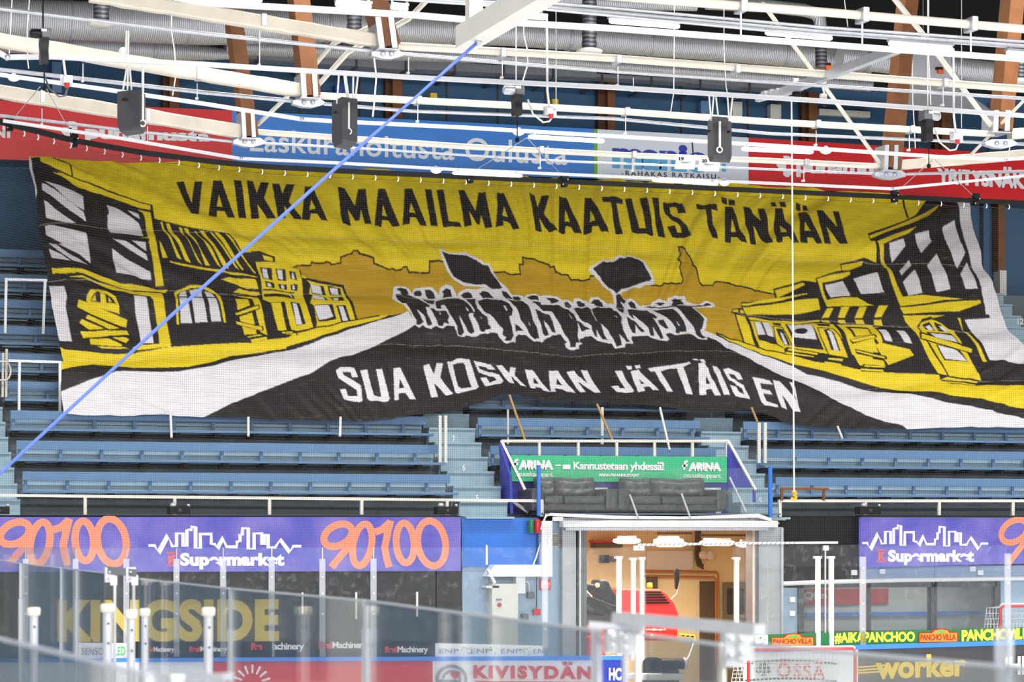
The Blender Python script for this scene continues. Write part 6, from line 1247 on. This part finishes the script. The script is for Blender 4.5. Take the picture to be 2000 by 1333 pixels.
textb(t, 'PANCHOVILLA', (1878, 1231, 2024, 1226, 1254, 1249), 'yellow_text', .06, .95, 0)
t = thing('advertising_strip', 'small pale strip end with green dots left of the green strip', 'advertising strip', PB(1478, 1265)); obj('panel', wallstrip(MB(), 1476, 1500, (1242, 1241), (1266, 1265), .02, .03), 'board_white', t)
mb = MB()
for _ in range(10):
    a, b = 1480+rnd.uniform(0, 14), 1244+rnd.uniform(0, 15); polyb(mb, [(a, b), (a+2, b), (a+2, b+2), (a, b+2)], 0)
obj('dot_pattern', mb, 'green_line', t)
# far glass: clear panes between frosted supports
gx = [-46, 50, 148, 247, 345, 436, 531, 630, 730, 852, 955, 1060]
for i in range(len(gx)-1):
    mb = wallstrip(MB(), gx[i]+1, gx[i+1]-1, (1070, 1070), (1284, 1284), .06, .012, 2); tag(obj('rink_glass', mb, 'clear_glass'), f'clear rink glass pane on the left boards, number {i+1} counted from the left edge' if False else 'clear glass pane on the left boards', 'glass', 'glass panes on the left boards')
gr = [1500, 1602, 1686, 1826, 1969, 2080]
for i in range(len(gr)-1):
    mb = wallstrip(MB(), gr[i]+1, gr[i+1]-1, (1066, 1064), (1262, 1258), .06, .012, 2); tag(obj('rink_glass', mb, 'clear_glass'), 'clear glass pane on the right boards', 'glass', 'glass panes on the right boards')
gg = [(1208, 1262), (1432, 1500)]
for a, b in gg:
    mb = wallstrip(MB(), a, b, (1068, 1068), (1290, 1290), .06, .012, 2); tag(obj('rink_glass', mb, 'clear_glass'), 'narrow glass pane at the left gate post' if a < 1300 else 'narrow glass pane at the right gate post', 'glass')
mb = wallstrip(MB(), 1060, 1208, (1070, 1070), (1288, 1288), .06, .012, 2); tag(obj('rink_glass', mb, 'clear_glass'), 'wide glass pane between the white wall post and the gate posts', 'glass')
for i, x in enumerate(gx[1:9]):
    t = thing('glass_support', 'frosted glass support on the left boards', 'support', PB(x, 1285), 'frosted supports on the left boards')
    obj('profile', wallstrip(MB(), x-5.5, x+5.5, (1092, 1092), (1284, 1284), .0, .045, 1), 'post_glass', t)
    mb = wallstrip(MB(), x-1, x+1, (1070, 1070), (1094, 1094), .03, .02, 1); obj('seam', mb, 'alu', t)
    mb = MB()
    for y in (1128, 1160, 1200): c = PB(x, y, -.01); mb.lathe(c, [(0, 0), (.02, 0), (.015, .015), (0, .015)], 8, (0, -1, 0))
    obj('bolt', mb, 'sign_white', t)
for x, y0 in ((1065, 1040), (1686, 1088), (1969, 1082)):
    t = thing('glass_support', {1065: 'frosted glass support in front of the white gate post', 1686: 'frosted glass support at the left end of the right screen', 1969: 'frosted glass support at the right picture edge'}[x], 'support', PB(x, 1285))
    obj('profile', wallstrip(MB(), x-5.5, x+5.5, (y0, y0), (1266, 1266), .0, .045, 1), 'post_glass', t)
    mb = MB()
    for y in (1110, 1140, 1180, 1230): mb.lathe(PB(x, y, -.01), [(0, 0), (.02, 0), (.015, .015), (0, .015)], 8, (0, -1, 0))
    obj('bolt', mb, 'sign_white', t)
for x, a, b, lb in ((591, 1158, 1200, 'short pale glass clip low behind the third support from the right'), (696, 1158, 1210, 'short pale glass clip low left of the last support'), (815, 1157, 1205, 'short white glass clip low on the dark wall'), (951, 1065, 1104, 'short white glass clip on the bright blue panel')):
    mb = wallstrip(MB(), x-1.6, x+1.6, (a, a), (b, b), .03, .03, 1); tag(obj('glass_clip', mb, 'warm_white'), lb, 'clip')
for x, y0, y1, w, lb in ((1210, 1089, 1290, 4.2, 'white gate post with a flat cap, leftmost of three'), (1238, 1092, 1290, 3.6, 'white gate post with a flat cap, middle of three'), (1255, 1091, 1290, 3.4, 'white gate post with a flat cap, rightmost of three'), (1440, 1091, 1290, 3.8, 'white gate post with a flat cap at the right gate edge'), (1599, 1089, 1268, 3.8, 'white gate post with a flat cap, left of the pair by the dark windows'), (1625, 1089, 1268, 3.8, 'white gate post with a flat cap, right of the pair by the dark windows')):
    t = thing('gate_post', lb, 'post', PB(x, y1)); obj('post', wallstrip(MB(), x-w, x+w, (y0+2, y0+2), (y1, y1), -.02, .07, 1), 'post_white', t)
    obj('cap', wallstrip(MB(), x-w-2.2, x+w+2.2, (y0-2, y0-2), (y0+3, y0+3), -.05, .12, 1), 'white_paint', t)
t = thing('barrier_arm', 'white barrier arm with dark hatching above the gate posts', 'barrier', PB(1248, 1062))
mb = MB(); mb.tube([PB(1246, 1065), PB(1440, 1062), PB(1636, 1060.5)], .022, 8); obj('arm', mb, 'white_paint', t)
mb = MB()
for i in range(34):
    x = 1252+i*9; mb.bar(PB(x, 1067-.006*(x-1246), -.03), PB(x+4, 1061-.006*(x-1246), -.03), .012, .008)
obj('hatching', mb, 'dark_steel', t)
for x in (1243, 1254, 1614):
    mb = MB(); mb.box(PB(x-5, 1066), PB(x+5, 1076)+Vector((0, .05, 0)), .01); obj('bracket', mb, 'white_paint', t)
mb = wallstrip(MB(), 1611, 1613.5, (1070, 1070), (1266, 1266), .03, .02, 1); obj('glass_edge', mb, 'alu', t)
# ---------------------------------------------------------------- goals
def goal(label, x0, x1, y0, Y, yaw=0, left=True, right=True):
    t = thing('hockey_goal', label, 'goal', P(x0, y0, Y)); s = SCL(x0, Y)
    a, b = P(x0, y0+2, Y), P(x1, y0, Y); h = a.z-.02
    mb = MB(); mb.tube([a+Vector((0, 0, -h)), a+Vector((0, 0, -.06)), a+Vector((.05, 0, 0)), b+Vector((-.05, 0, 0)), b+Vector((0, 0, -.06)), b+Vector((0, 0, -(b.z-.02)))], .03, 10); obj('goal_frame', mb, 'red_paint', t)
    mb = MB(); n = 26; back = Vector((0, .55, -.05)); 
    for i in range(n+1):
        p = a+(b-a)*(i/n); mb.tube([p, p+back], .006, 4); mb.tube([p+back, p+Vector((0, .95, -p.z+.05))], .006, 4)
        mb.tube([p+back, a+(b-a)*min(1, (i+4)/n)+Vector((0, .95, -a.z+.05))], .006, 4)
    for j in range(8):
        f = j/7; mb.tube([a+back*f, b+back*f], .006, 4)
    for j in range(1, 16):
        f = j/16; mb.tube([a+back+(Vector((0, .4, -a.z+.1)))*f, b+back+(Vector((0, .4, -b.z+.1)))*f], .006, 4)
    net = obj('goal_net', mb, 'net_white', t); net['kind'] = 'stuff'
    mb = MB(); mb.tube([a+Vector((0, 0, .015)), a+Vector((.05, .02, .035)), b+Vector((-.05, .02, .035)), b+Vector((0, 0, .015))], .025, 8); obj('net_lacing', mb, 'net_white', t)
    return t
goal('red framed hockey goal with white netting in front of the white boards', 1462, 1670, 1268, 41.6)
goal('red framed hockey goal stored behind the right boards', 1954, 2120, 1183, 44.6)
# ---------------------------------------------------------------- safety net on its black rail
zr = 9.58
def at_z(px, z, off=0): s = ray_path(px); u = (px-1000)/F; return Vector((s*(ST+u*CT), s*(CT-u*ST)+off, z))
t = thing('net_rail', 'long black rail carrying the safety net above the banner', 'rail', at_z(1000, zr))
pr = [at_z(x, zr) for x in list(range(-60, 521, 29))+[700, 1000, 1400, 1800, 2080]]
mb = MB()
for i in range(len(pr)-1): mb.bar(pr[i], pr[i+1], .05, .085)
obj('rail', mb, 'black_paint', t)
first = None; k = 0
xs = [-20, 47, 74, 105, 138, 169, 204, 239, 275, 311, 349, 388, 427, 467]+[512+44.2*i for i in range(35)]
for x in xs:
    p = at_z(x, zr-.045)
    if first is None:
        mb = MB(); mb.tube([p, p+Vector((.01, -.01, -.05)), p+Vector((-.005, 0, -.09))], .011, 6); first = obj('runner', mb, 'sign_white', t); p0 = p
    else:
        c = first.copy(); C.objects.link(c); c.parent = t; c.location = p-p0
for x in (19, 145, 918, 1102, 1747, 1906):
    p = at_z(x, zr); mb = MB(); mb.box(p+Vector((-.06, -.06, .03)), p+Vector((.06, .06, .14)), .01); mb.box(p+Vector((-.05, -.06, -.1)), p+Vector((.05, .06, -.03)), .01); obj('clamp', mb, 'black_paint', t)
    mb = MB(); mb.lathe(p+Vector((-.04, -.06, -.06)), [(0, 0), (.012, 0), (0, .012)], 8, (0, -1, 0)); mb.lathe(p+Vector((.05, -.06, .03)), [(0, 0), (.012, 0), (0, .012)], 8, (0, -1, 0)); obj('bolt', mb, 'sign_white', t)
for (a, b) in (((78, 170), (26, 226)), ((90, 172), (140, 258)), ((1028, 270), (925, 338)), ((1030, 270), (1098, 342)), ((1822, 312), (1752, 368)), ((1826, 312), (1900, 380))):
    mb = MB(); mb.tube([P(*a, 31.0), at_z(b[0], zr+.1)], .006, 6); tag(obj('guy_wire', mb, 'steel'), 'thin steel guy wire from the chain hoists to the black net rail', 'wire', 'guy wires of the net rail')
mb = MB(); fine = [i*4.0 for i in range(-12, 516)]
def strand(mb, a, b, w=.0022):
    d = (b-a); mb.bar(a, b, w, w)
zb = 3.02
for i, x in enumerate(fine): 
    b = at_z(x, zb); strand(mb, Vector((b.x, b.y, zr-.12)), b)
path = [at_z(x, 0) for x in (-48, 0, 70, 142, 208, 275, 350, 425, 520, 700, 2060)]
for j in range(int((zr-.12-zb)/.0395)):
    z = zr-.12-j*.0395
    for i in range(len(path)-1): mb.bar(Vector((path[i].x, path[i].y, z)), Vector((path[i+1].x, path[i+1].y, z)), .0022, .0022)
o = obj('safety_net', mb, 'net_cord'); o['kind'] = 'stuff'; tag(o, 'fine dark safety netting hanging from the black rail in front of the stand', 'net')
# top hem cord sagging between the runners
mb = MB(); ps = []
for i in range(len(xs)-1):
    for f in (0, .25, .5, .75):
        x = xs[i]+(xs[i+1]-xs[i])*f; p = at_z(x, zr-.10-.022*(1-(2*f-1)**2)); ps.append(p)
mb.tube(ps, .004, 5); obj('hem_cord', mb, 'net_cord', o)
# ---------------------------------------------------------------- near glass along the side of the rink
NG = [(-60, 33.0), (0, 25.9), (118, 21.2), (240, 17.6), (270, 16.3), (450, 13.4), (715, 11.05), (850, 9.375), (1165, 7.7), (1255, 7.39), (1414, 6.7), (1470, 6.76), (1960, 5.64), (2100, 5.35)]
def nd(px):
    for i in range(len(NG)-1):
        if NG[i][0] <= px <= NG[i+1][0]:
            f = (px-NG[i][0])/(NG[i+1][0]-NG[i][0]); return 1/((1-f)/NG[i][1]+f/NG[i+1][1])
    return NG[-1][1]
def NP(px, z, dd=0.0):
    d = nd(px)+dd; p = D(px, HY, d); p.z = z; return p
def npane(x0, x1, z0, z1, label, th=.012):
    a, b = NP(x0, 0), NP(x1, 0); mb = MB(); mb.bar(Vector((a.x, a.y, (z0+z1)/2)), Vector((b.x, b.y, (z0+z1)/2)), th, z1-z0)
    t = thing('side_glass', label, 'glass', Vector((a.x, a.y, z0)))
    obj('pane', mb, 'near_glass', t)
    mb = MB(); mb.bar(Vector((a.x, a.y, z1+.004)), Vector((b.x, b.y, z1+.004)), .014, .009); obj('top_edge', mb, 'glass_rim', t)
    return t
ZG0, ZG1 = 1.15, 3.0
npane(-60, 40, ZG0, ZG1, 'near side glass pane, leftmost and farthest of the row')
npane(42, 118, ZG0, ZG1, 'near side glass pane, second from the left')
npane(120, 205, ZG0, ZG1, 'near side glass pane just left of the steel latch')
npane(270, 449, ZG0, ZG1, 'near side glass pane just right of the steel latch')
npane(451, 714, ZG0, ZG1, 'near side glass pane below the right half of the left screen')
npane(716, 1160, ZG0, ZG1, 'long near side glass pane in front of the electric cabinet')
npane(1257, 1410, ZG0, ZG1, 'near glass pane of the gate in front of the red machine')
npane(1470, 1955, ZG0, ZG1, 'near side glass pane in front of the hockey goal')
npane(1966, 2100, ZG0, ZG1, 'near side glass pane at the right picture edge')
for x, wpx, m, lb in ((41, 7, 'glass_rim', 'pale vertical glass joint, leftmost near one'), (119, 3, 'alu', 'thin vertical glass joint left of the latch'), (150, 4.5, 'alu', 'vertical glass joint with a clip left of the latch'), (450, 4.5, 'glass_rim', 'vertical glass joint below the screen lettering'), (715, 7, 'glass_rim', 'vertical glass joint in the middle of the near glass'), (1165, 7, 'glass_rim', 'vertical glass joint left of the blurred gate frame'), (1961, 8, 'glass_rim', 'vertical glass joint at the right edge')):
    d = nd(x); w = wpx*d/F; t = thing('glass_joint', lb, 'joint', NP(x, ZG0))
    c = NP(x, 0); mb = MB(); mb.box((c.x-w/2, c.y-.02, ZG0), (c.x+w/2, c.y+.02, ZG1)); obj('strip', mb, m, t)
    mb = MB(); mb.box((c.x-w*.7, c.y-.03, ZG0), (c.x+w*.7, c.y+.03, 3.3-(1228-1040)*d/F if x > 300 else 3.3-(1170-1040)*d/F)); obj('channel', mb, 'post_glass', t)
# post caps of the players' bench glass
for x, y, wpx, d, lb in ((66, 1187, 27, 13.2, 'white capped aluminium post, leftmost in the foreground'), (210, 1180, 29, 13.0, 'white capped aluminium post left of the steel latch'), (256, 1191, 26, 12.4, 'white capped aluminium post right of the steel latch'), (283, 1189, 22, 14.5, 'white capped aluminium post seen through the glass right of the latch'), (407, 1187, 28, 12.8, 'white capped aluminium post below the Supermarket lettering')):
    c = D(x, y, d); w = wpx*d/F; t = thing('capped_post', lb, 'post', Vector((c.x, c.y, 1.0)))
    mb = MB(); mb.tube([Vector((c.x, c.y, 1.0)), c+Vector((0, 0, -.03))], w*.32, 16); obj('post', mb, 'alu', t)
    mb = MB(); mb.lathe(c, [(0, 0), (w*.42, 0), (w*.5, -.012), (w*.46, -.04), (w*.34, -.045), (0, -.045)], 20); obj('cap', mb, 'cream_pipe', t)
    mb = MB(); 
    for dz in (-.1, -.2): mb.lathe(c+Vector((0, -w*.33, dz)), [(0, 0), (.006, 0), (.004, .006), (0, .006)], 8, (0, -1, 0))
    obj('bolt', mb, 'black_paint', t)
# steel latches on top of the glass
def latch(label, x0, x1, y0, d, big):
    t = thing('glass_latch', label, 'latch', D(x0, y0, d)); q = lambda x, y, dd=0: D(x, y, d+dd)
    mb = MB(); mb.bar(q(x0+4, y0+4), q(x1-2, y0+10), .03*big, 14*d/F); obj('arm', mb, 'dark_steel', t)
    for x in (x0+10, x1-14):
        mb = MB(); mb.box(q(x-9, y0-1, -.02), q(x+9, y0+28, .03), .004); obj('bracket', mb, 'alu', t)
        mb = MB()
        for y in (y0+8, y0+20): mb.lathe(q(x, y, -.03), [(0, 0), (.009*big, 0), (.007*big, .012), (0, .012)], 8, (0, -1, 0))
        obj('bolt', mb, 'steel', t)
        mb = MB(); mb.box(q(x+2, y0+14, -.01), q(x+14, y0+34, .02), .003); obj('hinge', mb, 'warm_white', t)
    for x in (x0+20, x1-8):
        mb = MB(); mb.bar(q(x, y0+30), q(x, 1340), 5*d/F, .02, (0, 1, 0)); obj('leg', mb, 'alu', t)
    return t
latch('steel latch on the near glass in front of the purple screen', 204, 269, 1110, 16.2, 1)
t = thing('glass_gate_frame', 'blurred steel gate frame with brackets in front of the red machine', 'gate frame', D(1200, 1300, 7.6))
q = lambda x, y, dd=0: D(x, y, 7.6+dd)
mb = MB(); mb.bar(q(1206, 1207), D(1484, 1231, 7.2), .05, .032); obj('top_bar', mb, 'steel', t)
mb = MB(); mb.bar(q(1150, 1220), q(1258, 1229), .05, .018); obj('lock_plate', mb, 'alu', t)
for x, y0, y1, w in ((1200, 1232, 1274, 12), (1224, 1234, 1278, 13), (1430, 1228, 1302, 13), (1452, 1236, 1290, 10)):
    mb = MB(); mb.box(q(x-w, y0, -.03), q(x+w, y1, .03), .006); obj('bracket', mb, 'steel', t)
    mb = MB()
    for f in (.25, .7): mb.lathe(q(x-3, y0+(y1-y0)*f, -.04), [(0, 0), (.009, 0), (.007, .01), (0, .01)], 8, (0, -1, 0))
    obj('bolt', mb, 'alu', t)
for x, y0, w, m in ((1245, 1238, 10, 'warm_white'), (1221, 1276, 8, 'alu'), (1411, 1262, 7, 'post_white')):
    mb = MB(); mb.bar(q(x, y0), q(x, 1345), w*7.6/F, .025, (0, 1, 0)); obj('upright', mb, m, t)
# nearest pane at the bottom left corner
mb = MB(); a, b = D(-40, 1240, 7.45), D(292, 1326, 5.3); zt_ = (a.z+b.z)/2
mb.prism([Vector((a.x, a.y, 3.0)), Vector((b.x, b.y, 3.0)), Vector((b.x, b.y, 1.3)), Vector((a.x, a.y, 1.3))], (.012, 0, 0)); t = thing('side_glass', 'nearest blurred glass pane in the bottom left corner', 'glass', Vector((a.x, a.y, 1.3)))
obj('pane', mb, 'near_glass', t)
mb = MB(); mb.bar(Vector((a.x, a.y, 3.004)), Vector((b.x, b.y, 3.004)), .016, .01); obj('top_edge', mb, 'post_glass', t)
mb = MB(); mb.bar(Vector((b.x, b.y, 3.0)), Vector((b.x, b.y, 1.3)), .02, .02); obj('edge', mb, 'post_glass', t)

t = thing('glass_latch', 'blurred pale latch bar low in the foreground under the sunburst board', 'latch', D(380, 1326, 6.0))
mb = MB(); mb.bar(D(316, 1328, 6.1), D(446, 1322, 6.0), .04, .018); obj('arm', mb, 'alu', t)
for x in (345, 425):
    mb = MB(); mb.box(D(x-12, 1320, 6.0), D(x+12, 1350, 6.04), .004); obj('bracket', mb, 'steel', t)
